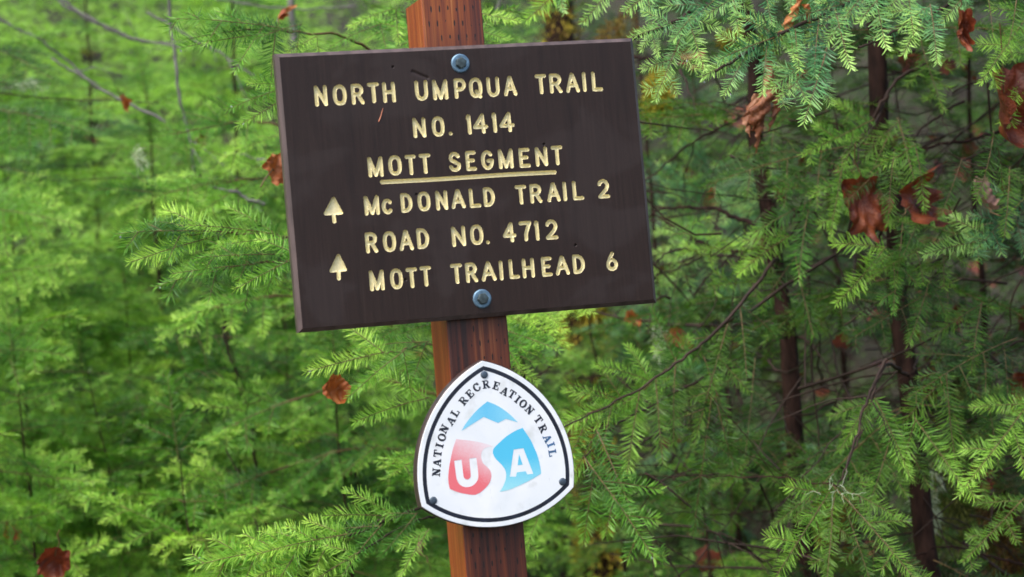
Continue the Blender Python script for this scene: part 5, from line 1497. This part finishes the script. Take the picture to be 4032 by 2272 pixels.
# leaf litter on the slope
rng = np.random.default_rng(77)
V0, Fl0 = [], []
parts = []
for q in range(2200):
    D_ = rng.uniform(4, 13); p = CAM+D_*FW+rng.uniform(-.9, .9)*D_*RT; z = hill(p[0], p[1])+rng.uniform(.005, .06)
    a_ = rng.uniform(0, 6.28); s = rng.uniform(.03, .08)
    e1 = np.array([math.cos(a_), math.sin(a_), rng.normal(0, .4)])*s; e2 = np.array([-math.sin(a_), math.cos(a_), rng.normal(0, .4)])*s*.8
    c0 = np.array([p[0], p[1], z])
    Vq = np.array([c0-e1, c0-e1*.3+e2*.6, c0+e1*.3+e2, c0+e1, c0+e1*.2-e2, c0-e1*.4-e2*.7]); parts.append((Vq, np.array([[0, 1, 2, 5], [5, 2, 3, 4]])))
V, Fq = join(parts)
obj('leaf_litter', mesh('leaf_litter', V, Fq, [M_leaf_r]), kind='stuff', label='fallen brown leaves on the slope', cat='leaf litter')

# tangle of dead twigs between the trunks on the right
rng = np.random.default_rng(88)
parts = []
for q in range(760):
    px_, py_, D_ = rng.uniform(1620, 2760), rng.uniform(200, 1600), rng.uniform(4.2, 7.0)
    c_ = at(px_, py_, D_)
    if c_[2] < hill(c_[0], c_[1]): continue
    d_ = rng.normal(0, 1, 3)*[1, 1, .55]; d_ /= np.linalg.norm(d_); L_ = rng.uniform(.12, .55)
    parts.append(tube(bend(c_-d_*L_/2, c_+d_*L_/2, sag=rng.normal(0, .03), wob=.006, n=6, rng=rng), np.linspace(rng.uniform(.0012, .0042), .0008, 6), 4))
V, Fq = join(parts)
obj('twig_tangle', mesh('twig_tangle', V, Fq, [M_barkb]), kind='stuff', label='tangle of thin dead twigs between the trunks on the right', cat='twigs')
for q, (p_, D_, sz_, lab) in enumerate([((2440, 1230), 4.9, (.09, .05, .16), 'olive moss draped at the bottom right beside the trunk foot'), ((2540, 1330), 4.8, (.08, .05, .14), 'olive moss in the bottom right corner'),
                                        ((2420, 1000), 5.3, (.04, .04, .14), 'olive moss hanging below the dull red leaf on the right'), ((2080, 1290), 5.2, (.10, .05, .08), 'brownish moss behind the shoots under the stringy lichen')]):
    tuft_thing('moss_clump', p_, D_, np.array(sz_), 2400, .026, .0016, M_mossb if q % 2 else M_mosso, lab, 'moss', 60+q, .9)

# withered leaves caught all through the tangle
parts = []
for q in range(110):
    c_ = at(rng.uniform(1650, 2760), rng.uniform(100, 1600), rng.uniform(4.9, 7.0))
    V, Fl = maple(int(q % 7)+30, rng.uniform(.025, .06), rng.uniform(.8, 2.), .8)
    V = V[:97]; R_ = np.array(Matrix.Rotation(rng.uniform(0, 6.28), 3, Vector(rng.normal(0, 1, 3)).normalized()))
    T_ = np.array([[0, 1+w, 1+(w+3) % 96] for w in range(0, 96, 3)]); V = V*[7, 7, 2.]
    parts.append((V@R_.T+c_, T_))
V, Fq = join(parts)
obj('withered_leaves', mesh('withered_leaves', V, Fq, [M_leaf_r]), kind='stuff', label='withered red brown leaves caught in the twig tangle on the right', cat='leaves')

# rain drops hanging from needle tips
m, n, b = new_mat('clear_water'); b.inputs['Transmission Weight'].default_value = .85; b.inputs['Roughness'].default_value = .02; b.inputs['IOR'].default_value = 1.33
b.inputs['Base Color'].default_value = (.95, .98, 1, 1)
V, Fq = lathe([(.0001, -.0017), (.0008, -.0015), (.0014, -.0007), (.0015, .0001), (.0011, .0010), (.0005, .0017), (.0001, .0024)], 12)
V = V[:, [0, 2, 1]]
drop = mesh('water_drop', V, Fq, [m], smooth=True)
for p_, D_, w_ in (((1728, 153), 3.58, 'under the blue green shoots above the yellow moss'), ((1657, 250), 3.6, 'from the shoot tip nearest the board top right corner'),
                   ((1838, 238), 3.58, 'from the shoot just left of the torn brown leaf'), ((1927, 240), 3.6, 'from the shoot in front of the torn brown leaf'),
                   ((2040, 304), 3.6, 'from the lowest blue green shoot at the upper right'), ((2366, 160), 3.68, 'from the single shoot left of the narrow dark red leaf'),
                   ((1772, 206), 3.6, 'from the second shoot right of the board corner'), ((455, 128), 3.74, 'from the shoot tip farthest left near the top'),
                   ((582, 268), 3.7, 'from the shoot left of the board near the words NORTH UMPQUA'), ((303, 596), 3.64, 'from the longest bough tip left of the board'),
                   ((403, 724), 3.64, 'from the lower bough tip left of the board'), ((612, 312), 3.7, 'from the short shoot above the leaf at the board left edge'),
                   ((780, 934), 3.7, 'from the shoot tip over the orange curled leaf'), ((502, 1404), 3.6, 'from the bough tip at the bottom left of the post'),
                   ((1640, 1404), 3.79, 'from the drooping shoot right of the marker'), ((2312, 1474), 3.74, 'from the fanned shoots at the bottom right')):
    obj('water_drop', drop, loc=at(*p_, D_), label='rain drop hanging '+w_, cat='water drop', group='rain drops on the fir shoots')
